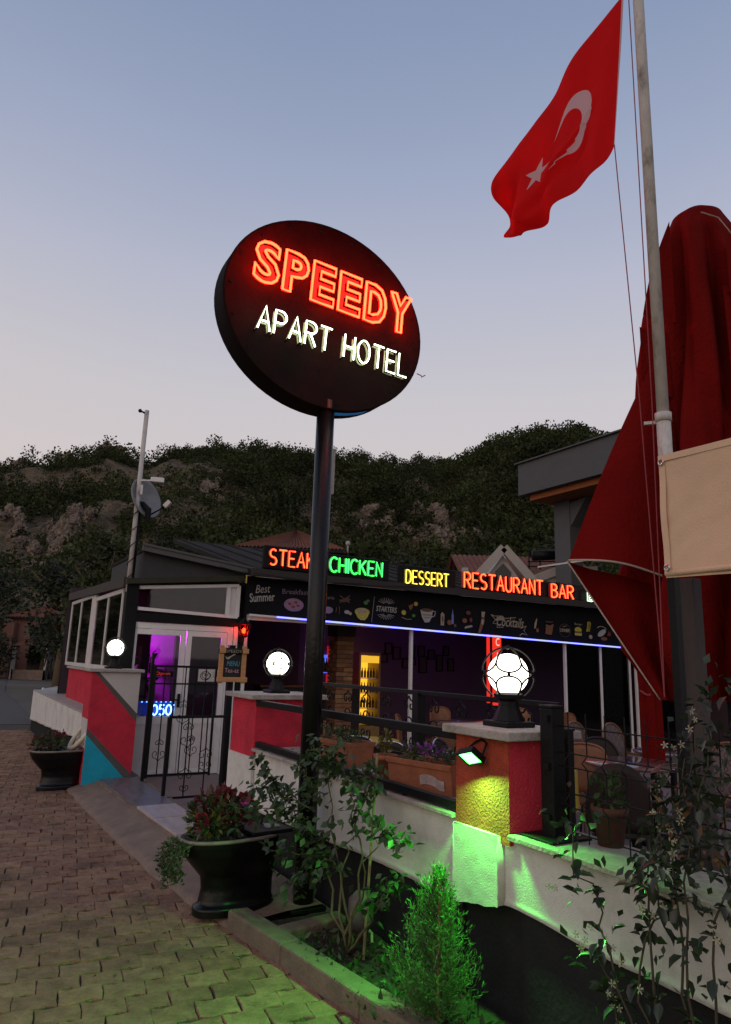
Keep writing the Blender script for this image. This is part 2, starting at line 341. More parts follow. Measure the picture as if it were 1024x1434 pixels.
mb = MB(); mb.box(-.62, -.5, 1.38, 1.52, -.02, .06); kerb = structure('kerb', mb, KERB)
s0 = 1.5
for ln in (.62, .7, .7, .7, .7, .7):
    a, b = s0-.006, s0-ln; ka, kb = edge_t(a), edge_t(b)
    mb = MB(); mb.slab([(ka, a), (kb, b), (kb+.13, b), (ka+.13, a)], -.02, .105+random.uniform(-.006, .006)); part('kerb_stone', mb, KERB, kerb, bevel=.012); s0 -= ln
mb = MB(); mb.slab([(-.49, 1.02), (-.04, 1.10), (-.04, 1.22), (-.49, 1.14)], -.02, .1); part('kerb_stone', mb, KERB, kerb, bevel=.012)

# ------------------------------------------------------------------ hills
SKY = [(-60, .17), (-45, .20), (-35, .215), (-28.44, .2325), (-27.06, .2412), (-24.65, .2528), (-23.18, .2637), (-21.17, .2791), (-20.10, .2797), (-18.13, .2717), (-16.28, .2915), (-13.47, .3035), (-11.12, .3001), (-8.47, .3085), (-6.34, .3002), (-4.52, .2956), (-0.89, .3008), (2.78, .2916), (5.19, .2944), (7.12, .2879), (8.79, .3008), (11.16, .3219), (14.09, .3330), (16.95, .3355), (18.61, .3260), (20.76, .3104), (25.38, .2848), (28.45, .2694), (40, .22), (60, .18)]
R0_, = (62.,)
def ridge_r(az): return 235+25*math.sin(az*7+1)-(60 if az > rad(4) else 0)*min(1, max(0, (math.degrees(az)-4)/8))
def hill_h(az, r):
    e = float(np.interp(math.degrees(az), [q[0] for q in SKY], [q[1] for q in SKY])); R = ridge_r(az); H = e*R+1.6-2.6
    x = (r-R0_)/(R-R0_)
    if x < 0: return -1.+.6*x
    P = Vector((r*math.sin(az)*.02, r*math.cos(az)*.02, 0))
    nz_ = mnoise.fractal(P, .9, 2.1, 6)*13+(abs(mnoise.noise(P*.8+Vector((3, 1, 0))))*-10+3)
    if x <= 1:
        base = H*(x**1.15*(1.25-.25*x)); return base+nz_*x*(1-x)*2.0+mnoise.fractal(P*9, .8, 2, 3)*1.1*min(1, x*4)
    return H-(x-1)*(R-R0_)*.35+mnoise.fractal(P*9, .8, 2, 3)*.9
NA, NR = 300, 110; mb = MB()
def hp(a, b):
    az = rad(-62+124*a); r = 50+(300-50)*b**1.0; return (r*math.sin(az), r*math.cos(az), hill_h(az, r))
mb.grid(hp, NA, NR)
m = mat('hillside', (.12, .09, .058), .95, .6, .5, 1.5, 1.0, dirt=.9, ds=.14, dcol=(.04, .042, .018), spec=.1)
hills = structure('hills', mb, m, (0, 0, 0), 'w', smooth=True)
# scrub: domes of leaf clumps, denser to the right and on the upper slope, thin over the rocky flank on the left
cl = []; tries = 0
while len(cl) < 9500 and tries < 60000:
    tries += 1
    az = rad(random.uniform(-42, 44)); R = ridge_r(az); r = math.sqrt(random.uniform(66**2, (R+4)**2)); d = math.degrees(az)
    q = Vector((r*math.sin(az)*.035, r*math.cos(az)*.035, 4))
    dens = .62+.9*mnoise.fractal(q, .8, 2, 4)+.25*(d > -12)+.25*(d > 6)-.14*(d < -13)
    if random.random() > dens: continue
    cl.append((az, r, d))
Pl, Dl, Sl = [], [], []
for az, r, d in cl:
    z = hill_h(az, r); big = random.random() < (.10 if d < -10 else .30); h = random.uniform(2.4, 6.2) if big else random.uniform(.9, 2.2); wd = h*random.uniform(.35, .6) if big else h*random.uniform(.7, 1.1)
    k = int(62+60*(h > 2.4)); th = rng.uniform(0, 2*PI, k); ph = np.arccos(rng.uniform(-.15, 1, k)); rr = rng.uniform(.45, 1.08, k)
    n3 = np.stack([np.sin(ph)*np.cos(th), np.sin(ph)*np.sin(th), np.cos(ph)], 1)
    Pl.append(np.array([r*math.sin(az), r*math.cos(az), z+h*.35])+n3*rr[:, None]*np.array([wd, wd, h*.65])); Dl.append(n3+rng.normal(size=(k, 3))*.6); Sl.append(rng.uniform(.26, .58, k)*(.62+.13*h))
HSC = mat('scrub', (.040, .048, .018), .85, .75, .045, island=.65, trans=.15, spec=.1)
me = leaves_mesh('hill_scrub', np.concatenate(Pl), np.concatenate(Dl), np.concatenate(Sl), HSC, .9)
link('hill_scrub', me, kind='stuff')
# rock outcrops breaking through
ROCK = mat('rock', (.21, .165, .13), .95, .5, .8, 1.5, 2.5, dirt=.75, ds=.5, dcol=(.055, .045, .035), spec=.1)
def az_el(x, y):
    d = fw+rt*((x-512)/980)-up*((y-717)/980); return math.atan2(d.x, d.y), d.z/math.hypot(d.x, d.y)
def on_hill(x, y):
    az, e = az_el(x, y)
    for r in np.arange(66, 300, 1.0):
        if hill_h(az, r) > 1.6+e*r: return az, float(r)
    return az, 200.
mb = MB()
for x, y, sz in [(640, 775, 9), (648, 765, 6), (602, 738, 7), (610, 752, 5), (535, 738, 6.5), (520, 725, 4.5), (548, 752, 4), (655, 690, 4), (690, 668, 2.5), (660, 720, 3), (148, 636, 6), (12, 655, 6), (160, 640, 4), (105, 740, 6), (85, 770, 6), (112, 722, 4), (95, 755, 4), (20, 740, 5), (8, 760, 4), (35, 765, 3.5), (75, 745, 3), (290, 690, 4), (300, 700, 3), (245, 745, 3), (120, 800, 3), (600, 765, 3.5), (560, 745, 2.5), (60, 720, 3), (45, 800, 3), (190, 720, 3), (310, 680, 2.5), (745, 690, 2.5), (715, 700, 3), (30, 690, 3), (810, 612, 3)]:
    az, r = on_hill(x, y); z = hill_h(az, r); sz *= r/260
    for k in range(7):
        c = Vector((r*math.sin(az)+random.gauss(0, sz*.6), r*math.cos(az)+random.gauss(0, sz*.5), 0)); zz = hill_h(math.atan2(c.x, c.y), math.hypot(c.x, c.y)); q = random.uniform(.25, .7)*sz; off = Vector((random.uniform(0, 99), 3, 7))
        t_ = MB(); t_.sphere((0, 0, 0), 1, 26, 18); sx3 = Vector((random.uniform(.7, 1.2), random.uniform(.7, 1.2), random.uniform(.9, 1.5)))
        def rk(p):
            p = Vector(p); d = 1+.45*mnoise.noise(p*1.3+off)-.55*abs(mnoise.noise(p*2.6+off))-.3*abs(mnoise.noise(p*6+off))+.12*mnoise.cell(p*3.5+off); return (c.x+p.x*q*d*sx3.x, c.y+p.y*q*d*sx3.y, zz+.55*q+p.z*q*d*sx3.z)
        mb.add([rk(p) for p in t_.v], t_.f)
structure('rock_outcrops', mb, ROCK, (0, 0, 0), 'w')

# ================================================================== WALLS AND PILLARS ALONG THE STREET
def nz1(x, k=0.): return mnoise.noise(Vector((x, k, .3)))
def street_wall(label, s_a, s_b, t0, bot, zt, led, base_z0=-.1, band_a=None):
    r = thing('front_wall', label, 'wall', (t0, s_a, 0), 'stretches of the street wall')
    b = MB(); b.box(t0+.028, t0+.2, s_b, s_a, base_z0, zt-.005); part('base', b, DARKBASE, r)
    c_a = s_a; s_a = band_a or s_a; n = max(4, int(abs(s_a-s_b)/.05)); b = MB()
    def f(i, j):
        s_ = s_b+(s_a-s_b)*i; zb = float(np.interp(s_, [q[0] for q in bot], [q[1] for q in bot]))+.012*nz1(s_*3)+.006*nz1(s_*11)
        jj = min(1, max(0, (j-.06)/.94)); return (t0+(.03 if j < .03 else .004*nz1(s_*4, jj*2)-(.012 if jj < .04 else 0)), s_, zb+(zt-zb)*jj)
    b.grid(f, n, 17); part('white_band', b, PLASTER, r, smooth=40)
    s_a = c_a; b = MB(); b.slab([(t0-led[0], s_b), (t0+led[1], s_b), (t0+led[1], s_a), (t0-led[0], s_a)], zt, zt+led[2]); part('coping', b, LEDGE if led[2] > .03 else CAPSTONE, r, bevel=.004)
    return r
wl = street_wall('low white plastered wall with dark base, between the middle and the near lamp pillars', 2.86, .09, .024, [(.07, .47), (1.07, .45), (2.81, .39)], .845, (.045, .60, .022))
b = MB(); b.beam((.03, 2.85, .9), (.03, .10, .9), .045, .045); part('edge_rail', b, IRON, wl, bevel=.004)
for s_ in (2.7, 2.0, 1.3, .6): b = MB(); b.box(.02, .04, s_-.01, s_+.01, .867, .88); part('rail_foot', b, IRON, wl)
wr = street_wall('low white plastered wall with dark base and mesh fence, right of the near lamp pillar', -.335, -5, .024, [(-5, .5), (-1.36, .51), (-.89, .51), (-.34, .54)], .832, (.055, .32, .024), band_a=-.256)
# the wall that juts out beyond the striped pillar
wf = street_wall('far low white wall above a grey base, left of the striped pillar', 13.9, 6.86, -.64, [(6.8, .5), (10, .36), (13.9, .22)], .80, (.0, .62, .02))
b = MB(); b.box(-.61, .0, 13.86, 13.9, -.1, .795); part('end_face', b, PLASTER, wf)
pk = thing('parapet_wall', 'low crimson wall under the glazed side windows, with pale coping', 'wall', (-.36, 11.2, .82))
b = MB(); b.box(-.36, -.18, 6.85, 11.2, .80, 1.335); part('body', b, REDPAINT, pk)
b = MB(); b.box(-.40, -.15, 6.85, 11.23, 1.337, 1.375); part('coping', b, CAPSTONE, pk, bevel=.005)

def cap(b, x0, x1, y0, y1, z0, z1, o=.055):
    b.box(x0-o, x1+o, y0-o, y1+o, z0, z1)
# near pillar
p1 = thing('gate_pillar', 'near crimson pillar with green floodlight on its street face', 'pillar', (.2, -.12, .83), 'lamp pillars')
b = MB(); b.box(.004, .37, -.32, .08, .80, 1.262); part('shaft', b, REDPAINT, p1, bevel=.006)
b = MB(); b.box(-.002, .0035, -.3195, .0795, .80, 1.2615); part('street_face', b, mat('lamp_lit_stucco', (.36, .046, .020), .9, .3, 14, 1., 85, dirt=.6, ds=9, dcol=(.09, .015, .01)), p1, label='rough brown red stucco face lit yellow green')  # lit copy of the crimson, tinted so the green lamplight comes out yellow
b = MB(); b.grid(lambda i, j: (-.021+.003*nz1(i*9, j*9), -.255+.335*i, .53-.06*i+.008*nz1(i*5)*(j == 0)+(.30+.06*i)*j), 14, 14)
b.box(-.0205, .074, -.255, -.252, .535, .83); b.box(-.0205, .074, .077, .08, .47, .83); b.box(-.0205, 0, -.255, .08, .829, .833); part('plaster_foot', b, PLASTER, p1, smooth=40)
b = MB(); cap(b, 0, .37, -.32, .08, 1.264, 1.305); part('cap', b, CAPSTONE, p1, bevel=.006)
b = MB(); b.box(.075, .3, -.33, .085, -.1, .80); part('base', b, DARKBASE, p1)
# middle pillar
p2 = thing('gate_pillar', 'middle pillar, crimson above a white band, behind the bougainvillea', 'pillar', (.3, 3.16, 0), 'lamp pillars')
b = MB(); b.box(0, .62, 2.87, 3.45, .36, 1.262); b2 = MB()
b = MB(); b.box(.006, .62, 2.876, 3.444, .76, 1.262); part('shaft', b, REDPAINT, p2, bevel=.006)
b = MB(); b.grid(lambda i, j: (-.004, 2.87+.58*i, .37+.42*j-.03*(1-j)*(.5+.5*nz1(i*4)+.6*i)), 12, 10); b.box(-.003, .60, 2.868, 2.872, .38, .79); b.box(-.003, .6, 3.446, 3.45, .36, .79); b.box(-.003, .6, 2.87, 3.45, .786, .79); part('white_band', b, PLASTER, p2)
b = MB(); b.box(.02, .62, 2.9, 3.43, -.02, .775); part('base', b, REDPAINT, p2)
b = MB(); cap(b, 0, .62, 2.87, 3.45, 1.264, 1.305); part('cap', b, CAPSTONE, p2, bevel=.006)
# striped pillar
p3 = thing('gate_pillar', 'far pillar painted with crimson, white and blue slanting stripes', 'pillar', (-.4, 6.6, .1), 'lamp pillars')
BLUEP = mat('blue_paint', (.002, .32, .46), .8, .15, 8, .5, 70, dirt=.2, ds=5); GREYP = mat('grey_paint', (.085, .075, .07), .8, .15, 8, .5, 70); WHITEP = mat('white_stucco', (.50, .47, .45), .9, .1, 8, .6, 70, dirt=.3, ds=4, dcol=(.2, .18, .17))
b = MB(); xa, xb, y0, y1 = -.75, -.17, 6.4, 6.85; z0, z1 = .06, 1.385
def q3(a, c): return (xa+.02*(1-c)*0+(xb-xa)*a, y0, z0+(z1-z0)*c)
regs = [(2, [(.13, 1), (1, 1), (1, .62)]), (1, [(.03, 1), (.13, 1), (1, .62), (1, .545)]), (0, [(0, 1), (.03, 1), (1, .545), (1, .075), (0, .50)]), (1, [(0, .50), (1, .075), (1, 0), (.95, 0), (0, .44)]), (3, [(0, .44), (.95, 0), (0, 0)])]
for mi, pl in regs:
    b.mat(mi); b.add([q3(a, c) for a, c in pl], [tuple(range(len(pl)))])
b.mat(0); b.add([(xa, y0, .48), (xa, y1, .48), (xa, y1, .06), (xa, y0, .06)], [(0, 1, 2, 3)]); b.mat(2); b.add([(xa, y0, .82), (xa, y1, .82), (xa, y1, .48), (xa, y0, .48)], [(0, 1, 2, 3)])
b.mat(0); b.add([(xa, y0, z1), (xa, y1, z1), (xa, y1, .82), (xa, y0, .82)], [(0, 1, 2, 3)])
b.mat(1); b.add([(xb, y0, z1), (xb, y1, z1), (xb, y1, .06), (xb, y0, .06)], [(3, 2, 1, 0)]); b.add([(xa, y1, z0), (xb, y1, z0), (xb, y1, z1), (xa, y1, z1)], [(3, 2, 1, 0)])
part('shaft', b, [REDPAINT, GREYP, WHITEP, BLUEP], p3)
b = MB(); cap(b, xa, xb, y0, y1, 1.387, 1.425, .04); part('cap', b, CAPSTONE, p3, bevel=.006)

# ================================================================== THE RESTAURANT
ROOFM = mat('dark_roofing', (.022, .019, .018), .9, .3, 8, .5, 40, dirt=.4, ds=3, dcol=(.05, .04, .034), spec=.15)
TRIM = mat('grey_trim', (.075, .073, .073), .6, .2, 10, .2, 60, dirt=.3, ds=5)
GABLE = mat('slate_panel', (.030, .030, .031), .7, .25, 7, .25, 50)
BEAMG = mat('mossy_beam', (.03, .028, .015), .85, .3, 8, .4, 50)
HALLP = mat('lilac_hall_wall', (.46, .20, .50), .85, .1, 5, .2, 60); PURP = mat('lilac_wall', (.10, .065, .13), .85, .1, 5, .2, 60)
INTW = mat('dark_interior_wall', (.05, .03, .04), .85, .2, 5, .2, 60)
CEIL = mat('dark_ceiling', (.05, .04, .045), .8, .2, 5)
bd = thing('restaurant', 'single storey restaurant with open front, dark roof and glazed entrance', 'restaurant', (0, 7, 0))
F0 = 7.0
b = MB(); b.hexa([(-.34, 6.72, 2.80), (14, 6.72, 2.80), (14, 11.2, 3.86), (-.34, 11.2, 3.56), (-.34, 6.72, 2.90), (14, 6.72, 2.90), (14, 11.2, 3.96), (-.34, 11.2, 3.66)]); b = MB()
b.hexa([(1.34, 6.72, 2.80), (14, 6.72, 2.80), (14, 11.2, 3.86), (1.34, 11.2, 3.86), (1.34, 6.72, 2.88), (14, 6.72, 2.88), (14, 11.2, 3.94), (1.34, 11.2, 3.94)]); roof = part('roof', b, ROOFM, bd)
for k in range(26):
    t_ = 1.5+k*.5; b = MB(); b.beam((t_, 6.75, 2.895), (t_, 11.2, 3.955), .035, .03); part('roof_rib', b, ROOFM, roof)
b = MB(); b.box(1.34, 14, 6.66, 6.715, 2.79, 2.90); part('eave_board', b, mat('eave_board', (.03, .022, .02), .8, .25, 8, .2, 50), roof)
b = MB(); b.hexa([(-.17, 6.9, 3.02), (1.42, 6.9, 2.82), (1.42, 9.2, 3.1), (-.17, 9.2, 3.02), (-.17, 6.9, 3.07), (1.42, 6.9, 2.90), (1.42, 9.2, 3.18), (-.17, 9.2, 3.07)]); lr = part('roof', b, ROOFM, bd)
b = MB(); b.beam((-.20, 6.87, 3.065), (1.46, 6.87, 2.875), .06, .10); part('roof_trim', b, TRIM, lr, bevel=.006)
b = MB(); b.beam((-.20, 6.845, 3.105), (1.46, 6.845, 2.915), .05, .03); part('roof_trim', b, TRIM, lr)
b = MB(); b.prism([(-.16, 2.64), (1.29, 2.80), (1.29, 2.86), (-.16, 3.03)], 6.97, 7.04); part('gable_panel', b, GABLE, bd)
b = MB(); b.beam((-.36, 6.93, 2.585), (1.31, 6.93, 2.765), .10, .075); part('beam', b, BEAMG, bd)
# transom window over the door
tw = MB(); 
for p_, q_ in (((-.22, 7, 2.515), (1.27, 7, 2.66)), ((-.24, 7, 2.235), (1.28, 7, 2.195)), ((-.22, 7, 2.25), (-.22, 7, 2.51)), ((1.12, 7, 2.2), (1.12, 7, 2.64)), ((1.27, 7, 2.2), (1.27, 7, 2.66))): tw.beam(p_, q_, .06, .045, (0, 1, 0) if abs(p_[0]-q_[0]) < .1 else (0, 0, 1))
twp = part('window', tw, WHITEPVC, bd, label='sloping transom window over the entrance')
b = MB(); b.prism([(-.2, 2.26), (1.1, 2.22), (1.1, 2.63), (-.2, 2.5)], 7.0, 7.008); part('pane', b, PANE, twp)
b = MB(); b.prism([(1.14, 2.22), (1.26, 2.22), (1.26, 2.64), (1.14, 2.63)], 7.0, 7.02); part('panel', b, GREYPVC, twp)
b = MB(); b.box(-.3, 1.36, 6.965, 7.05, 2.055, 2.175); part('lintel', b, MATTBLACK, bd)
# entrance door: frame, two leaves
dr = MB()
for x0, x1, z0, z1 in ((-.29, -.21, 0, 2.05), (1.15, 1.23, 0, 2.05), (-.21, 1.15, 1.97, 2.05)): dr.box(x0, x1, 6.985, 7.045, z0, z1)
dfr = part('door', dr, WHITEPVC, bd, label='white framed double door lit purple from inside')
def leaf(x0, x1, lab):
    b = MB(); y0_, y1_ = 6.99, 7.03; st_ = .075
    b.box(x0, x0+st_, y0_, y1_, .03, 1.965); b.box(x1-st_, x1, y0_, y1_, .03, 1.965); b.box(x0+st_, x1-st_, y0_, y1_, 1.89, 1.965); b.box(x0+st_, x1-st_, y0_, y1_, .70, .80); b.box(x0+st_, x1-st_, y0_, y1_, .03, .11)
    d = part('door_leaf', b, WHITEPVC, dfr); return d
leaf(-.205, .545, 'left'); leaf(.555, 1.145, 'right')
b = MB(); b.box(-.13, .47, 7.005, 7.013, .80, 1.89); b.box(.63, 1.07, 7.005, 7.013, .80, 1.89); part('pane', b, PANE, dfr)
b = MB(); b.box(-.13, .47, 7.0, 7.02, .11, .70); b.box(.63, 1.07, 7.0, 7.02, .11, .70); part('lower_panel', b, GREYPVC, dfr)
b = MB(); b.box(.49, .525, 6.955, 6.99, .92, 1.10); b.beam((.507, 6.95, 1.02), (.42, 6.95, 1.02), .02, .02); part('handle', b, IRON, dfr, bevel=.004)
b = MB(); b.box(1.24, 1.30, 6.97, 7.05, 0, 2.16); b.box(1.40, 1.45, 6.97, 7.03, 0, 2.16); part('post', b, WHITEPVC, bd)
b = MB(); b.box(1.31, 1.39, 6.98, 7.05, 0, 2.16); part('post', b, MATTBLACK, bd)
b = MB(); b.box(-.33, -.17, 6.95, 7.12, 0, 2.60); b2 = b; part('corner_column', b, MATTBLACK, bd)
b = MB(); b.tube([(-.32, 12.35, 0), (-.32, 12.35, 2.7)], .05, 10); part('downpipe', b, IRON, bd)
# side windows along the street
for a, c, zt in ((7.3, 9.45, 2.52), (9.75, 12.15, 2.60)):
    b = MB(); mid = (a+c)/2
    for y0_, y1_, z0, z1 in ((a, a+.06, 1.38, zt), (c-.06, c, 1.38, zt), (a+.06, c-.06, zt-.06, zt), (a+.06, c-.06, 1.38, 1.44), (mid-.02, mid+.02, 1.44, zt-.06)): b.box(-.315, -.29, y0_, y1_, z0, z1)
    wn = part('window', b, WHITEPVC, bd)
    for e, f_ in ((a+.06, mid-.02), (mid+.02, c-.06)): b = MB(); b.box(-.304, -.299, e, f_, 1.44, zt-.06); part('pane', b, PANE, wn)
b = MB(); b.box(-.31, -.27, 9.45, 9.75, 1.376, 2.62); part('mullion_panel', b, GREYPVC, bd)
b = MB(); b.hexa([(-.36, 7.1, 2.52), (-.2, 7.1, 2.52), (-.2, 12.4, 2.64), (-.36, 12.4, 2.64), (-.36, 7.1, 2.66), (-.2, 7.1, 2.66), (-.2, 12.4, 2.78), (-.36, 12.4, 2.78)]); part('side_fascia', b, mat('dark_wood', (.04, .03, .025), .7, .3, 10, .3, 40), bd)
b = MB(); b.box(-.155, -.12, 7.05, 9.2, 2.6, 3.02); part('gable_side', b, GABLE, bd); b = MB(); b.box(-.195, 1.33, 9.21, 12.3, 2.74, 2.80); part('flat_roof', b, ROOFM, bd)
# the street windows' curtains
CURT = mat('curtain', (.19, .155, .10), .9, .15, 4, .2, 40, trans=.3)
for a, c in ((7.45, 7.85), (9.0, 9.4), (10.6, 11.1)):
    b = MB(); b.grid(lambda i, j: (-.1+.035*math.sin(i*30), a+(c-a)*i, 1.4+1.15*j), 36, 1); part('curtain', b, CURT, bd, smooth=True)
# inside: ceiling, back wall, side walls, partition behind the entrance
b = MB(); b.box(-.15, 14, 7.1, 12.4, 2.68, 2.72); part('ceiling', b, CEIL, bd)
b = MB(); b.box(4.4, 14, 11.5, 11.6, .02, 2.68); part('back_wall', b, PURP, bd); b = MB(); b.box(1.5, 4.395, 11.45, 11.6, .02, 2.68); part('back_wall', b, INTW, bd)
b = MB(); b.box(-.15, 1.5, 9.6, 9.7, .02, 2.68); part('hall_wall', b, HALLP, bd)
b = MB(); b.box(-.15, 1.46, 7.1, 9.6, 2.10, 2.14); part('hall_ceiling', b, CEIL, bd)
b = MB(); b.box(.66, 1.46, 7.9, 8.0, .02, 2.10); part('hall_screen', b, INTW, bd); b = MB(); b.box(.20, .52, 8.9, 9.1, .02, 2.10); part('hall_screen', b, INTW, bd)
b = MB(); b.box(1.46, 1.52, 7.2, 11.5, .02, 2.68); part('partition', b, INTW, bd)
b = MB(); b.box(13.95, 14.05, 7.1, 12.4, .02, 2.9); part('end_wall', b, INTW, bd)
b = MB(); b.box(-.34, 14.05, 12.3, 12.4, -.02, 2.9); part('rear_wall', b, INTW, bd)
# front posts and glazed right end of the facade
for t_, wd in ((4.35, .05), (7.93, .045), (8.9, .05), (9.75, .04), (9.95, .04), (11.2, .05)):
    b = MB(); b.box(t_, t_+wd, 6.98, 7.03, .02, 2.2); part('post', b, WHITEPVC, bd)
for a, c in ((7.98, 8.9), (8.95, 9.75), (9.99, 11.2)):
    b = MB(); b.box(a, c, 7.0, 7.008, .1, 2.12); part('pane', b, PANE_D, bd)
b = MB(); b.box(1.45, 14, 6.98, 7.06, 2.17, 2.25); part('header_beam', b, WHITEPVC, bd)
b = MB(); b.box(1.45, 14, 6.965, 7.06, 2.251, 2.80); part('fascia', b, MATTBLACK, bd)
# brick column inside
b = MB(); rb = random.Random(3)
for i in range(26):
    z = .03+i*.078
    for k in range(4):
        off = .02 if i % 2 else -.02
        for e in (0, 1):
            x0 = 3.72+e*.17+ (off if e else 0); x1 = 3.72+.165+(off if not e else .17)
            j = rb.uniform(-.006, .006)
            if k == 0: b.box(x0, x1, 8.4+j, 8.44, z, z+.066)
            elif k == 1: b.box(x0, x1, 8.70, 8.74+j, z, z+.066)
            elif k == 2: b.box(3.72+j-.001, 3.76, 8.441+e*.13, 8.441+e*.13+.124, z, z+.066)
            else: b.box(4.02, 4.06+j, 8.441+e*.13, 8.441+e*.13+.124, z, z+.066)
BRK = mat('brick', (.30, .15, .075), .85, .25, 9, .5, 60, island=.35)
bc = thing('brick_column', 'slim brick column inside the bar, left of the lit fridge', 'column', (3.9, 8.57, 0))
c_ = MB(); c_.box(3.745, 4.035, 8.43, 8.71, .02, 2.06); part('core', c_, mat('mortar', (.12, .10, .085), .95), bc); part('brickwork', b, BRK, bc, kind='stuff')
c_ = MB(); c_.box(3.70, 4.08, 8.38, 8.76, 2.06, 2.68); part('upper_beam', c_, mat('dark_wood', (.04, .03, .025)), bc)

# ================================================================== NEON AND SIGNS
def arc(cx, cy, rx, ry, a0, a1, n=10): return [(cx+rx*math.cos(rad(a0+(a1-a0)*i/n)), cy+ry*math.sin(rad(a0+(a1-a0)*i/n))) for i in range(n+1)]
STK = {'A': [[(0, 0), (.3, 1), (.6, 0)], [(.12, .36), (.48, .36)]], 'P': [[(0, 0), (0, 1), (.25, 1)]+arc(.25, .74, .3, .26, 90, -90)+[(0, .48)]],
       'R': [[(0, 0), (0, 1), (.25, 1)]+arc(.25, .75, .3, .25, 90, -90)+[(0, .5)], [(.25, .5), (.55, 0)]], 'T': [[(0, 1), (.6, 1)], [(.3, 1), (.3, 0)]],
       'H': [[(0, 0), (0, 1)], [(.55, 0), (.55, 1)], [(0, .5), (.55, .5)]], 'O': [arc(.33, .5, .33, .5, 90, 450, 22)], 'E': [[(.5, 1), (0, 1), (0, 0), (.5, 0)], [(0, .52), (.42, .52)]],
       'L': [[(0, 1), (0, 0), (.5, 0)]], 'C': [arc(.34, .5, .34, .5, 50, 310, 18)], 'I': [[(0, 0), (0, 1)]], 'K': [[(0, 0), (0, 1)], [(.52, 1), (0, .45)], [(.16, .6), (.55, 0)]],
       'N': [[(0, 0), (0, 1), (.52, 0), (.52, 1)]], 'D': [[(0, 0), (0, 1), (.2, 1)]+arc(.2, .5, .36, .5, 90, -90, 14)+[(0, 0)]],
       'S': [arc(.27, .75, .25, .25, 40, 270, 12)+arc(.27, .25, .27, .25, 90, -140, 12)], 'B': [[(0, 0), (0, 1), (.2, 1)]+arc(.2, .77, .28, .23, 90, -90)+[(0, .54)], [(.2, .54)]+arc(.2, .27, .33, .27, 90, -90)+[(0, 0)]],
       'U': [[(0, 1), (0, .3)]+arc(.27, .3, .27, .3, 180, 360)+[(.54, 1)]], '0': [arc(.28, .5, .28, .5, 90, 450, 20)], '5': [[(.5, 1), (.06, 1), (.03, .56)]+arc(.25, .32, .28, .32, 110, -140, 12)], '7': [[(0, 1), (.5, 1), (.2, 0)]],
       'o': [arc(.22, .28, .22, .28, 90, 450, 16)], 's': [arc(.18, .42, .16, .15, 40, 270, 8)+arc(.18, .14, .18, .14, 90, -140, 8)], 'Y': [[(0, 1), (.3, .5), (.6, 1)], [(.3, .5), (.3, 0)]]}
def adv(ch): return (.32 if ch == ' ' else max(x for st_ in STK[ch] for x, y in st_))+.2
def stroke_text(parent, s, x0, x1, z0, z1, y, r, m, local=True, plate=None, pr=.018, py=.035, slant=0., sup=True):
    tot = sum(adv(c) for c in s)-.2; sc = (x1-x0)/tot; hz = z1-z0; x = x0
    for ch in s:
        if ch != ' ':
            b = MB()
            for st_ in STK[ch]: b.tube([(x+px_*sc+slant*pz*hz, y, z0+pz*hz) for px_, pz in st_], r, 6)
            lt = part('letter', b, m, parent, smooth=True, local=local)
            if plate:
                b = MB()
                for st_ in STK[ch]:
                    b.tube([(x+px_*sc+slant*pz*hz, y+py, z0+pz*hz) for px_, pz in st_], pr, 4)
                part('letter_back', b, plate, lt, local=True) if local else part('letter_back', b, plate, lt)
            if sup:
                st_ = STK[ch][0]
                for px_, pz in (st_[0], st_[-1]): b = MB(); b.cyl((x+px_*sc+slant*pz*hz, y, z0+pz*hz), (x+px_*sc+slant*pz*hz, y+py+.02, z0+pz*hz), .006, 6); part('holder', b, IRON, lt, local=local)
        x += adv(ch)*sc
def outline_text(parent, s, x0, x1, z0, z1, y, r, m, plate, local=True, py=.05, off=.02, depth=.012, gap=.10, equal=None, poff=None):
    gl = []; poff = off-.012 if poff is None else poff
    for ch in s:
        if ch == ' ': gl.append(None); continue
        v_, f_ = text_geo(ch, offset=off); w_ = max(a[0] for a in v_)-min(a[0] for a in v_); gl.append((v_, f_, w_, ch))
    tot = sum((.35 if g is None else g[2])+gap for g in gl)-gap; sc = (x1-x0)/tot; x = x0
    eqw = ((x1-x0)-(len(gl)-1)*equal)/len(gl) if equal is not None else None
    for g in gl:
        if g is None: x += (.35+gap)*sc; continue
        v_, f_, w_ = g[:3]
        if eqw: sc = eqw/w_; gap = equal/sc
        a0 = min(a[0] for a in v_); b0 = min(a[1] for a in v_); h_ = max(a[1] for a in v_)-b0
        T = lambda a: (x+(a[0]-a0)*sc, z0+(a[1]-b0)/h_*(z1-z0))
        b = MB()
        for lp in loops_of(v_, f_):
            pts = [Vector((*T(a), 0)) for a in lp]; keep = [pts[0]]
            for q in pts[1:]:
                if (q-keep[-1]).length > .006: keep.append(q)
            b.tube([(q.x, y, q.y) for q in keep], r, 5, closed=True)
        lt = part('letter', b, m, parent, smooth=True, local=local); b = MB(); pv_, f_ = text_geo(g[3], offset=poff); v_ = pv_; n = len(v_)
        b.add([(T(a)[0], y+py, T(a)[1]) for a in v_]+[(T(a)[0], y+py+depth, T(a)[1]) for a in v_], list(f_)+[tuple(i+n for i in reversed(p)) for p in f_])
        part('letter_back', b, plate, lt, local=local); x += (w_+gap)*sc
def flat_text(parent, s, x0, x1, z0, z1, y, m, name='lettering', local=False, tilt=0., **k):
    v_, f_ = fit_text(s, x1-x0, z1-z0, **k); b = MB(); c, sn = math.cos(tilt), math.sin(tilt)
    b.add([(x0+a[0]*c-a[1]*sn, y, z0+a[0]*sn+a[1]*c) for a in v_], f_); return part(name, b, m, parent, local=local)
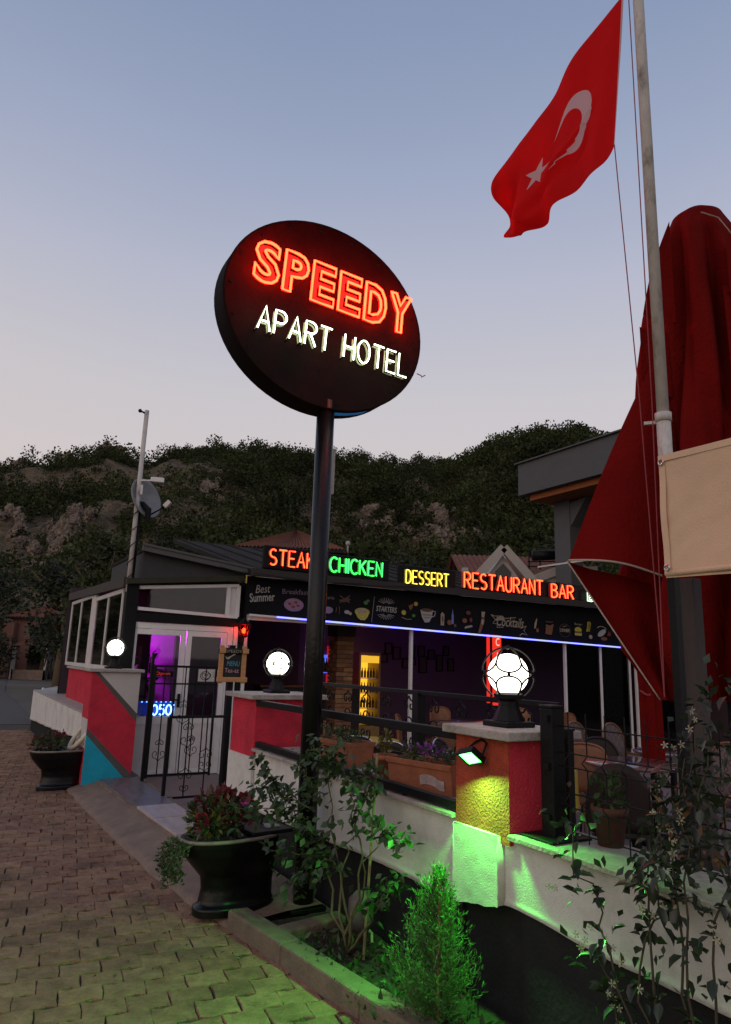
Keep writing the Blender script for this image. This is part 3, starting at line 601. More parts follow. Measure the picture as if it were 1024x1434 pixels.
NRED = emit('neon_red', (1, .0125, .0035), 42.); NRED2 = emit('neon_orange_red', (1, .05, .012), 9.); NWHITE = emit('neon_white', (.88, 1, .72), 6.); NGREEN = emit('neon_green', (.03, 1, .10), 4.5); NYEL = emit('neon_yellow', (1, .72, .06), 3.2); NBLUE = emit('neon_blue', (.10, .30, 1), 6.)
LPR = mat('letter_face_red', (.20, .05, .037), .6, .08, 8); LPW = mat('letter_face_pale', (.34, .36, .22), .6, .1, 8); LPY = mat('letter_face_yellow', (.42, .36, .10), .6, .1, 8); LPG = mat('letter_face_green', (.2, .5, .2), .6, .1, 8)

hs = thing('hotel_sign', 'big round black sign on a black pole with red SPEEDY and white APART HOTEL neon', 'neon sign', (-.2, 1.53, 0))
POLEM = mat('black_painted_pole', (.005, .005, .0052), .32, .3, 12, .12, 30, dirt=.3, ds=5, dcol=(.018, .015, .013), spec=.3)
b = MB(); b.tube([(-.115, 1.55, 0), (-.115, 1.55, 3.52)], .067, 24); part('pole', b, POLEM, hs, smooth=40)
b = MB(); b.box(-.25, -.005, 1.43, 1.67, .03, .055); part('base_plate', b, IRON, hs, bevel=.004)
for z in (3.09, 2.94): b = MB(); b.beam((-.09, 1.6, z), (-.01, 1.68, z), .025, .02); part('bracket', b, mat('galvanised', (.3, .3, .3), .5, .2, 20, metal=.6), hs)
b = MB(); b.box(-.035, .03, 1.64, 1.76, 2.84, 3.20); b.box(.03, .036, 1.66, 1.74, 2.86, 3.18); part('antenna_panel', b, mat('cream_panel', (.48, .43, .37), .6, .1, 8, dirt=.3), hs, bevel=.012)
DR = part('drum', (lambda b: b.grid(lambda i, j: ((lambda a, q: (.842*q[0]*math.cos(a), q[1], .748*q[0]*math.sin(a)))(2*PI*i, [(0.0001, .12), (.97, .12), (1, .09), (1, -.10), (1.004, -.118), (.985, -.118), (.98, -.104), (0.0001, -.104)][int(round(j*7))])), 72, 7, True))(MB()), mat('black_sign_sheet', (.012, .0062, .006), .8, .4, 4, .12, 20, dirt=.4, ds=3, dcol=(.012, .008, .008), spec=.05), hs, smooth=30, local=True)
DR.location = (.04, .06, 4.185); DR.rotation_euler = (0, rad(3.3), 0)
outline_text(DR, 'SPEEDY', -.645, .70, .055, .384, -.152, .0102, NRED, LPR, py=.034, off=.03, equal=.042, poff=.008)
stroke_text(DR, 'APART HOTEL', -.57, .70, -.318, -.132, -.165, .0064, NWHITE, plate=LPW, pr=.008, py=.042)
b = MB()
for k in range(18):
    a = 2*PI*k/18; b.cyl((.93*.842*math.cos(a), -.104, .93*.748*math.sin(a)), (.93*.842*math.cos(a), -.109, .93*.748*math.sin(a)), .008, 6)
part('screw', b, IRON, DR, local=True, kind='stuff')
b = MB(); b.grid(lambda i, j: (.846*math.cos(rad(-80+20*i)), -.08+.07*j, .752*math.sin(rad(-80+20*i))), 12, 1); part('rim_glow', b, emit('teal_glow', (.01, .12, .35), .4), DR, local=True)  # blue-green gleam put into a patch of the lower rim as weak emission
b = MB(); b.tube([(.86, -.07, -.20), (.90, -.08, -.21), (.885, -.1, -.235), (.93, -.09, -.20)], .004, 4); part('loose_wire', b, mat('red_wire', (.4, .03, .03), .5), DR, local=True)

# roof signs
def roof_sign(label, t0, t1, z0, z1, boxed=True):
    r = thing('neon_sign', label, 'neon sign', ((t0+t1)/2, 6.82, z0), 'neon signs along the roof edge')
    if boxed:
        b = MB(); b.box(t0, t1, 6.80, 6.88, z0, z1); part('box', b, MATTBLACK, r, bevel=.02)
    for t_ in (t0+.12, t1-.12): b = MB(); b.beam((t_, 6.85, 2.86), (t_, 6.85, z0+.02), .03, .03); part('bracket', b, IRON, r)
    return r
r = roof_sign('red neon roof sign reading STEAK, leftmost of the roof signs', 1.56, 2.56, 2.93, 3.29); stroke_text(r, 'STEAK', 1.64, 2.37, 2.99, 3.225, 6.755, .009, NRED2, local=False, plate=LPR, pr=.028, py=.03)
r = roof_sign('green neon roof sign reading CHICKEN', 2.56, 3.78, 2.91, 3.27); stroke_text(r, 'CHICKEN', 2.66, 3.62, 2.98, 3.21, 6.755, .0085, NGREEN, local=False, plate=LPG, pr=.028, py=.03)
r = roof_sign('yellow neon roof sign reading DESSERT', 3.98, 5.16, 2.83, 3.23); stroke_text(r, 'DESSERT', 4.09, 4.97, 2.92, 3.14, 6.755, .0075, NYEL, local=False, plate=LPY, pr=.024, py=.03)
r = roof_sign('long red neon roof sign reading RESTAURANT BAR', 5.26, 8.1, 2.84, 3.2, False)
b = MB(); b.box(5.3, 8.08, 6.83, 6.845, 2.93, 3.20); part('rail', b, IRON, r)
b = MB(); b.box(7.17, 7.40, 6.86, 6.868, 2.88, 3.08); part('backing_plate', b, mat('grey_sheet', (.3, .31, .33), .5, .1), r)
stroke_text(r, 'RESTAURANT', 5.31, 7.17, 2.945, 3.215, 6.755, .011, NRED2, local=False, plate=LPR, pr=.036, py=.04); stroke_text(r, 'BAR', 7.40, 7.97, 2.93, 3.18, 6.755, .011, NRED2, local=False, plate=LPR, pr=.036, py=.04)
r = roof_sign('white green neon roof sign beginning B, half hidden by the parasol', 8.22, 9.5, 2.86, 3.16); outline_text(r, 'Bos', 8.36, 8.9, 2.92, 3.10, 6.755, .007, emit('neon_pale', (.75, 1, .85), 3.), LPW, local=False, py=.03, gap=.1)

# food banner under the eave
bn = thing('banner', 'long black food banner hung under the eave above the blue light strip', 'banner', (5.6, 6.9, 2.25))
BT = lambda t_: 2.81; BB = lambda t_: float(np.interp(t_, [1.38, 9.6], [2.26, 2.09]))
b = MB(); b.grid(lambda i, j: (1.36+9.3*i, 6.905+.006*math.sin(i*60), BB(1.36+9.3*i)+(BT(0)-BB(1.36+9.3*i))*j), 120, 2); part('cloth', b, mat('black_vinyl', (.005, .005, .006), .6, .3, 3, .1, 10, spec=.12), bn, smooth=True)
PW = mat('print_white', (.32, .30, .28), .6, .1); PP = mat('print_lilac', (.20, .13, .22), .6, .3, 30); PY = mat('print_yellow', (.38, .31, .04), .6, .35, 40); PO_ = mat('print_orange', (.17, .065, .025), .6, .4, 40); PR = mat('print_red', (.14, .022, .02), .6, .3, 40); PG = mat('print_green', (.03, .16, .02), .6, .3, 40); PC = mat('print_cream', (.30, .25, .18), .6, .25, 30); PB = mat('print_brown', (.09, .04, .025), .6, .4, 40)
YB = 6.885
def disc(t_, z_, rx, rz, m, name='picture', y=YB, n=22, rot=0., par=None):
    b = MB(); c, s_ = math.cos(rot), math.sin(rot)
    P_ = [(t_+rx*math.cos(2*PI*k/n)*c-rz*math.sin(2*PI*k/n)*s_, z_+rx*math.cos(2*PI*k/n)*s_+rz*math.sin(2*PI*k/n)*c) for k in range(n)]
    b.add([(x, y, z) for x, z in P_], [tuple(range(n))]); return part(name, b, m, par or bn)
def shape(pts, m, name='picture', y=YB, par=None):
    b = MB(); b.add([(x, y, z) for x, z in pts], [tuple(range(len(pts)))]); return part(name, b, m, par or bn)
def lines(segs, m, r=.004, name='lettering', y=YB, par=None):
    b = MB()
    for sg in segs: b.tube([(x, y, z) for x, z in sg], r, 4)
    return part(name, b, m, par or bn)
flat_text(bn, 'Best', 1.50, 1.74, 2.56, 2.68, YB, PW, tilt=.12, shear=.3); flat_text(bn, 'Summer', 1.42, 1.82, 2.42, 2.55, YB, PW, tilt=.12, offset=.015)
flat_text(bn, 'Breakfast', 1.93, 2.37, 2.585, 2.66, YB, PP, tilt=.03)
disc(2.13, 2.43, .165, .10, PP); disc(2.13, 2.435, .14, .08, mat('print_plum', (.26, .12, .2), .6, .4, 40), y=YB-.003)
for a, c in ((2.06, 2.44), (2.16, 2.47), (2.2, 2.42), (2.12, 2.40)): disc(a, c, .03, .018, PR, y=YB-.006)
flat_text(bn, 'erie', 2.70, 2.82, 2.56, 2.61, YB, PP); disc(2.72, 2.39, .09, .055, PP)
shape([(2.90, 2.56), (2.98, 2.58), (3.05, 2.62), (3.12, 2.58), (3.06, 2.54), (2.97, 2.53)], PB); lines([[(2.92, 2.52), (3.1, 2.64)], [(2.92, 2.63), (3.1, 2.53)]], PB, .012, 'picture'); disc(3.06, 2.38, .05, .03, PW); disc(3.12, 2.36, .03, .025, PC); lines([[(2.92, 2.34), (2.92, 2.46)], [(2.86, 2.36), (2.87, 2.44)]], PB, .008, 'picture')
disc(3.34, 2.40, .14, .065, PY); shape([(3.2, 2.40), (3.25, 2.31), (3.31, 2.27), (3.39, 2.27), (3.44, 2.32), (3.48, 2.41)], PY, y=YB-.002); disc(3.33, 2.42, .09, .04, PC, y=YB-.004); disc(3.40, 2.55, .04, .03, PG); disc(3.44, 2.585, .03, .02, PG, y=YB-.003)
lines([[(3.52, 2.25), (3.56, 2.66)]], PW, .003); flat_text(bn, 'STARTERS', 3.60, 4.0, 2.43, 2.52, YB, PW, shear=.15, offset=.02, tilt=-.02)
lines([[(3.79+.05*math.cos(a), 2.55+.03*math.sin(a)), (3.79+.17*math.cos(a), 2.55+.11*math.sin(a))] for a in np.linspace(.4, 2.7, 9)]+[[(3.79+.05*math.cos(a), 2.40+.03*math.sin(a)), (3.79+.17*math.cos(a), 2.40+.10*math.sin(a))] for a in np.linspace(-2.8, -.3, 9)], PW, .004)
disc(4.14, 2.44, .045, .04, PY); shape([(4.23, 2.56), (4.33, 2.60), (4.31, 2.53), (4.27, 2.48)], PO_); disc(4.38, 2.60, .04, .035, PY); disc(4.34, 2.40, .035, .025, PG); lines([[(4.1, 2.36), (4.2, 2.33), (4.3, 2.34)]], PC, .005, 'picture')
shape([(4.47, 2.51), (4.74, 2.52), (4.71, 2.39), (4.66, 2.31), (4.57, 2.30), (4.51, 2.38)], PW); disc(4.605, 2.51, .12, .028, PB, y=YB-.003); lines([[(4.73, 2.5), (4.79, 2.49), (4.77, 2.42), (4.71, 2.40)]], PW, .009, 'picture'); lines([[(4.53, 2.43), (4.7, 2.43)], [(4.55, 2.38), (4.68, 2.385)]], PB, .006, 'picture', y=YB-.004)
shape([(4.90, 2.27), (4.97, 2.27), (4.98, 2.46), (4.93, 2.5), (4.90, 2.46)], PC); disc(4.94, 2.38, .02, .06, PO_, y=YB-.003)
shape([(5.13, 2.30), (5.18, 2.31), (5.18, 2.45), (5.155, 2.57), (5.135, 2.45)], mat('print_blue', (.12, .15, .35), .6, .3)); disc(5.09, 2.33, .05, .045, PO_); disc(5.21, 2.28, .03, .03, PB)
disc(5.42, 2.38, .055, .04, PO_); disc(5.5, 2.52, .05, .035, PR); shape([(5.42, 2.24), (5.6, 2.28), (5.58, 2.31), (5.43, 2.28)], PC); disc(5.56, 2.40, .03, .04, PR)
shape([(5.72, 2.18), (5.78, 2.19), (5.87, 2.40), (5.86, 2.45), (5.80, 2.44)], PO_); shape([(5.80, 2.46), (5.86, 2.46), (5.88, 2.56), (5.80, 2.56)], PC); disc(5.82, 2.38, .025, .05, PW, y=YB-.003)
flat_text(bn, 'Cocktails', 6.15, 6.8, 2.33, 2.51, YB, PC, shear=.35, tilt=-.02, offset=.01); lines([[(6.02, 2.52), (6.12, 2.44), (6.06, 2.37), (6.17, 2.36), (6.15, 2.3), (6.3, 2.31)], [(6.02, 2.52), (6.1, 2.5), (6.28, 2.51), (6.34, 2.47), (6.6, 2.5)], [(6.72, 2.31), (6.86, 2.36), (6.8, 2.27), (6.88, 2.2), (6.76, 2.22), (6.7, 2.18)]], PC, .008); shape([(6.12, 2.42), (6.34, 2.44), (6.30, 2.50), (6.16, 2.49)], PC)
shape([(7.06, 2.32), (7.10, 2.34), (7.14, 2.50), (7.12, 2.52), (7.07, 2.42)], PC); disc(7.14, 2.30, .035, .04, PO_)
shape([(7.34, 2.24), (7.5, 2.23), (7.56, 2.44), (7.46, 2.40), (7.36, 2.42)], PO_); lines([[(7.35, 2.47), (7.53, 2.47)]], PB, .012)
lines([[(7.85+.15*math.cos(a), 2.33+.125*math.sin(a)) for a in np.linspace(0, 2*PI, 28)]], PB, .005); flat_text(bn, 'DINNER', 7.73, 7.98, 2.30, 2.365, YB, PC, offset=.02); lines([[(7.80, 2.40), (7.9, 2.42)]], PC, .006)
disc(8.21, 2.36, .095, .055, PY); shape([(8.12, 2.25), (8.30, 2.25), (8.31, 2.30), (8.11, 2.30)], PY); shape([(8.12, 2.30), (8.30, 2.30), (8.31, 2.33), (8.11, 2.33)], PB, y=YB-.003); flat_text(bn, 'Burger', 8.12, 8.33, 2.44, 2.49, YB, PC)
lines([[(8.44, 2.34), (8.50, 2.53)], [(8.48, 2.34), (8.53, 2.54)], [(8.52, 2.34), (8.56, 2.52)], [(8.46, 2.34), (8.48, 2.53)]], PY, .007, 'picture'); disc(8.55, 2.24, .05, .04, PC)
disc(8.87, 2.33, .13, .055, PW, rot=.45); disc(8.93, 2.22, .09, .035, PO_); shape([(9.02, 2.28), (9.12, 2.28), (9.13, 2.38), (9.09, 2.33), (9.07, 2.40), (9.04, 2.32)], PR); lines([[(8.76+.16*math.cos(a)+.1, 2.36+.1*math.sin(a)) for a in np.linspace(.5, 2.4, 8)]], PC, .008)
# blue light strip
ls = thing('light_strip', 'glowing blue white light strip along the bottom of the food banner', 'light strip', (5.6, 6.86, 2.2))
b = MB(); b.beam((1.86, 6.862, 2.228), (9.7, 6.862, 2.062), .022, .018); part('tube', b, emit('strip_blue', (.14, .16, 1), 4.6), ls)
b = MB(); b.beam((1.42, 6.885, 2.238), (9.7, 6.885, 2.062), .02, .03); part('rail', b, WHITEPVC, ls)

# phone number in neon behind the door glass, red word above it, notice, chalkboard, red lantern
ns = thing('window_sign', 'blue neon number sign glowing low behind the door glass', 'window sign', (.2, 7.08, .86))
stroke_text(ns, '0507', .18, .53, .815, .945, 7.06, .010, emit('neon_blue_white', (.22, .5, 1), 6), local=False)
b = MB(); b.box(-.13, .46, 7.095, 7.10, .80, .99); part('backing', b, mat('blue_board', (.02, .06, .4), .4, .2), ns)
b = MB()
for k in range(9): b.cyl((-.1+.065*k, 7.07, .985), (-.085+.065*k, 7.07, .985), .006, 6)
part('dot', b, NBLUE, ns, kind='stuff')
ow = thing('window_sign', 'small red lettered sign in the middle of the door glass', 'window sign', (.2, 7.06, 1.36))
b = MB(); b.box(.13, .42, 7.05, 7.056, 1.325, 1.40); part('plate', b, MATTBLACK, ow); flat_text(ow, 'Open', .17, .38, 1.335, 1.39, 7.047, emit('red_letters', (1, .03, .02), .6))
nt = thing('notice', 'white notice sheet on the right door leaf behind the gate', 'notice', (.9, 6.98, 1.36))
b = MB(); b.box(.76, 1.05, 6.978, 6.984, 1.27, 1.44); part('sheet', b, mat('paper', (.5, .48, .44), .8, .06), nt); b = MB(); b.tube([(.86+.07*math.cos(a), 6.974, 1.35+.06*math.sin(a)) for a in np.linspace(0, 2*PI, 16)], .005, 4)
for k in range(3): b.beam((.97, 6.976, 1.40-.03*k), (1.03, 6.976, 1.40-.03*k), .003, .004)
part('print', b, MATTBLACK, nt)
LB = 5.02
cbd = thing('chalkboard', 'small chalkboard in a pine frame on the gate post', 'chalkboard', (.54, LB, 1.33))
b = MB(); b.box(.42, .66, LB-.01, LB+.005, 1.37, 1.72); part('board', b, mat('slate', (.012, .013, .014), .8, .3, 20), cbd)
for x0, x1, z0, z1, y_ in ((.37, .425, 1.32, 1.745, 0), (.645, .70, 1.32, 1.745, 0), (.355, .72, 1.335, 1.39, .012), (.355, .725, 1.655, 1.71, .012)):
    b = MB(); b.box(x0, x1, LB-.035-y_, LB-.012-y_*.9, z0, z1); part('plank', b, WOOD if z0 < 1.6 or x1-x0 < .1 else MATTBLACK, cbd, bevel=.004)
for x0 in (.36, .64): b = MB(); b.box(x0, x0+.075, LB-.06, LB-.05, 1.66, 1.715); part('plank_end', b, WOOD, cbd, bevel=.003)
flat_text(cbd, 'SPEEDY', .44, .635, 1.665, 1.70, LB-.051, PC); flat_text(cbd, 'MENU', .47, .63, 1.515, 1.57, LB-.014, mat('chalk_blue', (.08, .35, .5), .9), shear=.2); flat_text(cbd, 'Tea-az', .45, .62, 1.44, 1.49, LB-.014, mat('chalk_pink', (.5, .3, .36), .9))
lines([[(.45, 1.62), (.48, 1.59), (.56, 1.66)], [(.46, 1.60), (.57, 1.65)]], mat('chalk', (.5, .45, .35), .9), .006, 'drawing', LB-.014, cbd)
ln = thing('wall_lantern', 'red glowing wall lantern beside the entrance door', 'lantern', (1.34, 6.95, 2.0))
lx, ly = 1.34, 6.84
b = MB(); b.lathe([(.03, 1.90), (.055, 1.915), (.06, 1.925)], 6, (lx, ly, 0)); b.lathe([(.105, 2.085), (.10, 2.10), (.03, 2.16), (.012, 2.19)], 6, (lx, ly, 0)); b.tube([(lx, 6.97, 1.84), (lx, 6.9, 1.82), (lx, ly, 1.86), (lx, ly, 1.91)], .012, 6); b.box(lx-.03, lx+.03, 6.95, 6.965, 1.75, 1.95)
for k in range(6): a = PI/6+k*PI/3; b.beam((lx+.062*math.cos(a), ly+.062*math.sin(a), 1.925), (lx+.10*math.cos(a), ly+.10*math.sin(a), 2.09), .01, .01)
part('frame', b, IRON, ln); b = MB(); b.lathe([(.055, 1.925), (.092, 2.085)], 6, (lx, ly, 0), cap=False); part('pane', b, glass('red_glass', (1, .10, .06), .3), ln)
b = MB(); b.sphere((lx, ly, 2.0), .03, 12, 8, (1, 1, 1.3)); part('bulb', b, emit('bulb_red', (1, .22, .06), 14), ln)
def lamp(name, parent, loc, energy, col, r=.05, kind='POINT', **k):
    l_ = bpy.data.lights.new(name, kind); l_.energy = energy; l_.color = col
    if kind in ('POINT', 'SPOT'): l_.shadow_soft_size = r
    o = bpy.data.objects.new(name, l_); COL.objects.link(o); o.parent = parent; og = ORG[parent.name]; o.location = [loc[i]-og[i] for i in range(3)]
    for a, v_ in k.items(): setattr(l_, a, v_)
    return o
lamp('lantern_light', ln, (lx, ly-.02, 2.02), 5, (1, .04, .03), .04)

# ------------------------------------------------------------------ globe lamps
GLOBE = emit('opal_glass', (1, .93, .78), 5.)
def globe_lamp(t_, s_, z_, label, sc=1.):
    r = thing('globe_lamp', label, 'globe lamp', (t_, s_, z_), 'globe lamps on the pillars')
    b = MB(); b.box(t_-.095, t_+.095, s_-.095, s_+.095, z_, z_+.028); part('base_plate', b, IRON, r, bevel=.006)
    b = MB(); b.lathe([(.082, z_+.03), (.076, z_+.045), (.052, z_+.10), (.05, z_+.125), (.072, z_+.14), (.075, z_+.16), (.06, z_+.17)], 8, (t_, s_, 0)); part('stem', b, IRON, r)
    gc = z_+.262; b = MB(); b.sphere((t_, s_, gc), .104*sc, 28, 18); part('globe', b, GLOBE, r, smooth=True)
    R = .136*sc; b = MB()
    def S_(la, lo, rr=R): return (t_+rr*math.cos(la)*math.cos(lo), s_+rr*math.cos(la)*math.sin(lo), gc+rr*math.sin(la))
    for k in range(6):
        lo = k*PI/3+.35
        for sg in (1, -1):
            top = 86 if sg > 0 else 54
            b.tube([S_(sg*rad(top-(top-26)*i/8), lo) for i in range(9)], .0052, 5)
            for d in (1, -1):
                b.tube([S_(sg*rad(26-22*math.sin(PI/2*i/8)), lo+d*PI/6*(1-math.cos(PI/2*i/8))) for i in range(9)], .005, 5)
    for k in range(6): b.sphere(S_(0, k*PI/3+.35+PI/6), .009, 8, 6)
    b.sphere(S_(PI/2, 0), .012, 8, 6); part('cage', b, IRON, r)
    return r
globe_lamp(.195, -.10, 1.305, 'caged white globe lamp on the near crimson pillar'); globe_lamp(.31, 3.16, 1.305, 'caged white globe lamp on the middle pillar left of the sign pole'); globe_lamp(-.47, 6.62, 1.425, 'caged white globe lamp on the striped pillar by the door')

# green floodlight on the near pillar
fl = thing('floodlight', 'small green floodlight on the near crimson pillar', 'floodlight', (0, -.13, 1.17))
fc = Vector((-.075, -.125, 1.165)); nrm = Vector((-.64, -.18, -.74)).normalized(); ax = Vector((.05, 1, -.18)); ax = (ax-nrm*ax.dot(nrm)).normalized(); bx = nrm.cross(ax)
def fb(w_, h_, d0, d1): return [fc+ax*x*w_+bx*y*h_+nrm*d for d in (d0, d1) for x, y in ((-1, -1), (1, -1), (1, 1), (-1, 1))]
b = MB(); b.hexa(fb(.06, .045, -.028, -.003)); part('housing', b, IRON, fl, bevel=.004)
b = MB()
for x, y, w_, h_ in ((0, .0415, .06, .0035), (0, -.0415, .06, .0035), (.0565, 0, .0035, .045), (-.0565, 0, .0035, .045)): b.hexa([fc+ax*(x+i*w_)+bx*(y+j*h_)+nrm*d for d in (-.003, .006) for i, j in ((-1, -1), (1, -1), (1, 1), (-1, 1))])
part('bezel', b, IRON, fl)
b = MB(); b.add([fc+ax*x*.052+bx*y*.038 for x, y in ((-1, -1), (1, -1), (1, 1), (-1, 1))], [(0, 1, 2, 3)]); part('led_panel', b, emit('led_green', (.10, 1, .16), 9), fl)
b = MB(); b.tube([fc+ax*.062, (-.05, -.075, 1.20), (-.01, -.09, 1.235), (-.006, -.13, 1.25), (-.01, -.17, 1.235), (-.05, -.185, 1.18), fc-ax*.062], .006, 6); part('bracket', b, IRON, fl)
al = lamp('flood_beam', fl, fc+nrm*.012, 32.0, (.11, 1, .10), kind='AREA', spread=rad(168), shape='RECTANGLE', size=.10, size_y=.075)
al.rotation_euler = (-nrm).to_track_quat('Z', 'Y').to_euler()

# ================================================================== FLAGPOLE AND FLAG
fp = thing('flagpole', 'chipped white flagpole standing on the wall at the right, carrying the red flag', 'flagpole', (.30, -1.03, .85))
POLEW = mat('chipped_white_paint', (.50, .47, .44), .7, .12, 20, .3, 60, dirt=.95, ds=11, dcol=(.06, .04, .03), stretch=(1, 1, .45))
b = MB(); b.beam((.30, -1.03, .856), (.30, -1.03, 2.12), .035, .035, (0, 1, 0)); part('support', b, IRON, fp)
b = MB(); b.tube([(.30, -1.03, 2.1), (.30, -1.03, 2.72)], .031, 16); b.tube([(.30, -1.03, 2.70), (.30, -1.03, 2.74)], .036, 16); part('lower_tube', b, POLEW, fp, smooth=40)
b = MB(); b.tube([(.30, -1.03, 2.74), (.30, -1.035, 7.)], .0265, 16); part('upper_tube', b, POLEW, fp, smooth=40)
b = MB(); b.beam((.285, -1.01, 2.70), (.25, -.965, 2.70), .014, .014); part('cleat', b, POLEW, fp)
b = MB(); b.tube([(.268, -1.0, 7.), (.268, -1.0, 2.8), (.266, -.98, 1.5)], .0028, 5); part('halyard', b, mat('red_cord', (.25, .04, .05), .8), fp)
b = MB(); b.tube([(.25, -.88, 4.22), (.262, -.94, 2.8), (.266, -.98, 1.5)], .0028, 5); part('halyard', b, MATS['red_cord'], fp)
def flag_mat():
    m = bpy.data.materials.new('flag_cloth'); m.use_nodes = True; n, l = m.node_tree.nodes, m.node_tree.links; p = n['Principled BSDF']
    uv = n.new('ShaderNodeUVMap'); sp = n.new('ShaderNodeSeparateXYZ'); l.new(uv.outputs[0], sp.inputs[0]); X, Y = sp.outputs[0], sp.outputs[1]
    def mt(op, a, b_=None, c=None):
        x = n.new('ShaderNodeMath'); x.operation = op
        for i, q in enumerate((a, b_, c)):
            if q is None: continue
            if isinstance(q, (int, float)): x.inputs[i].default_value = q
            else: l.new(q, x.inputs[i])
        return x.outputs[0]
    def circ(cx, cy, r):
        dx = mt('SUBTRACT', X, cx); dy = mt('SUBTRACT', Y, cy); return mt('LESS_THAN', mt('ADD', mt('MULTIPLY', dx, dx), mt('MULTIPLY', dy, dy)), r*r)
    cres = mt('MULTIPLY', circ(.56, .5, .25), mt('SUBTRACT', 1., circ(.625, .5, .20)))
    sx_, sy_, R = .91, .5, .125; tot = None
    for k in range(5):
        a = PI+k*2*PI/5; dd = mt('ADD', mt('MULTIPLY', mt('SUBTRACT', X, sx_), math.cos(a)), mt('MULTIPLY', mt('SUBTRACT', Y, sy_), math.sin(a)))
        q = mt('LESS_THAN', dd, R*.309); tot = q if tot is None else mt('ADD', tot, q)
    fac = mt('MAXIMUM', cres, mt('GREATER_THAN', tot, 3.5)); fac = mt('MAXIMUM', fac, mt('LESS_THAN', X, .025))
    mx = n.new('ShaderNodeMix'); mx.data_type = 'RGBA'; l.new(fac, mx.inputs[0]); mx.inputs[6].default_value = (.74, .006, .007, 1); mx.inputs[7].default_value = (.72, .46, .46, 1)
    l.new(mx.outputs[2], p.inputs['Base Color']); p.inputs['Roughness'].default_value = .75; p.inputs['Specular IOR Level'].default_value = .2
    nz = n.new('ShaderNodeTexNoise'); nz.inputs['Scale'].default_value = 5; nz.inputs['Detail'].default_value = 4; bn_ = n.new('ShaderNodeBump'); bn_.inputs['Strength'].default_value = .35; bn_.inputs['Distance'].default_value = .03
    l.new(uv.outputs[0], nz.inputs['Vector']); l.new(nz.outputs['Fac'], bn_.inputs['Height']); l.new(bn_.outputs[0], p.inputs['Normal'])
    tr = n.new('ShaderNodeBsdfTranslucent'); l.new(mx.outputs[2], tr.inputs[0]); ms = n.new('ShaderNodeMixShader'); ms.inputs[0].default_value = .6; l.new(p.outputs[0], ms.inputs[1]); l.new(tr.outputs[0], ms.inputs[2]); l.new(ms.outputs[0], n['Material Output'].inputs[0]); return m
def crv(pts, a):
    k = a*(len(pts)-1); i = min(int(k), len(pts)-2); f_ = k-i; P = [Vector(pts[max(0, min(len(pts)-1, i+d))]) for d in (-1, 0, 1, 2)]
    return .5*((2*P[1])+(-P[0]+P[2])*f_+(2*P[0]-5*P[1]+4*P[2]-P[3])*f_*f_+(-P[0]+3*P[1]-3*P[2]+P[3])*f_**3)
TOPE = [(-.985, 5.05), (-.80, 5.0), (-.60, 4.925), (-.42, 4.83), (-.25, 4.725), (-.10, 4.585), (-.005, 4.46)]
BOTE = [(-.88, 4.21), (-.78, 4.165), (-.66, 4.13), (-.53, 4.11), (-.38, 4.10), (-.23, 4.125), (-.11, 4.16)]
HOI = [(-.985, 5.05), (-.955, 4.78), (-.915, 4.48), (-.88, 4.21)]; FLY = [(-.005, 4.46), (-.03, 4.36), (.0, 4.26), (-.03, 4.17), (-.11, 4.16)]
NU, NV = 72, 48; fb_ = MB(); uvs = []
def flagp(a, c):
    T_, B_ = crv(TOPE, a), crv(BOTE, a); H_, Fl = crv(HOI, 1-c), crv(FLY, 1-c)
    p = T_*c+B_*(1-c)+H_*(1-a)+Fl*a-(Vector(TOPE[0])*(1-a)*c+Vector(TOPE[-1])*a*c+Vector(BOTE[0])*(1-a)*(1-c)+Vector(BOTE[-1])*a*(1-c))
    d = .055*a*math.sin(9*a-3.4*c+.4)+.030*a**.5*math.sin(20*a+5*c)*(.4+.6*(1-c))+.05*a*a*math.sin(10*c+2)+.02*mnoise.noise(Vector((a*7, c*5, 2)))*a
    d += .06*math.exp(-((c-.33+.25*(a-.4))/.06)**2)*max(0, min(1, (a-.22)*5))*max(0, min(1, (.8-a)*5))
    dy = .15*max(0, min(1, (a-.16)/.10))*max(0, min(1, (.56-a)/.10)); c0 = .44-.34*(a-.33); v_ = c if c > c0 else c*(c0-dy)/c0; uvs.append((1.5*a, v_)); d += -.03*math.exp(-max(0, c-c0)/.05)*(c > c0)*min(1, dy*8); return (.25+d, p.x, p.y)
fb_.grid(flagp, NU, NV)
flg = single('flag', fb_, flag_mat(), 'red flag with white crescent and star hanging from the flagpole', 'flag', (.25, -.93, 4.6), smooth=True)
ul = flg.data.uv_layers.new(name='UVMap')
for i_, lp in enumerate(flg.data.loops): ul.data[i_].uv = uvs[lp.vertex_index]

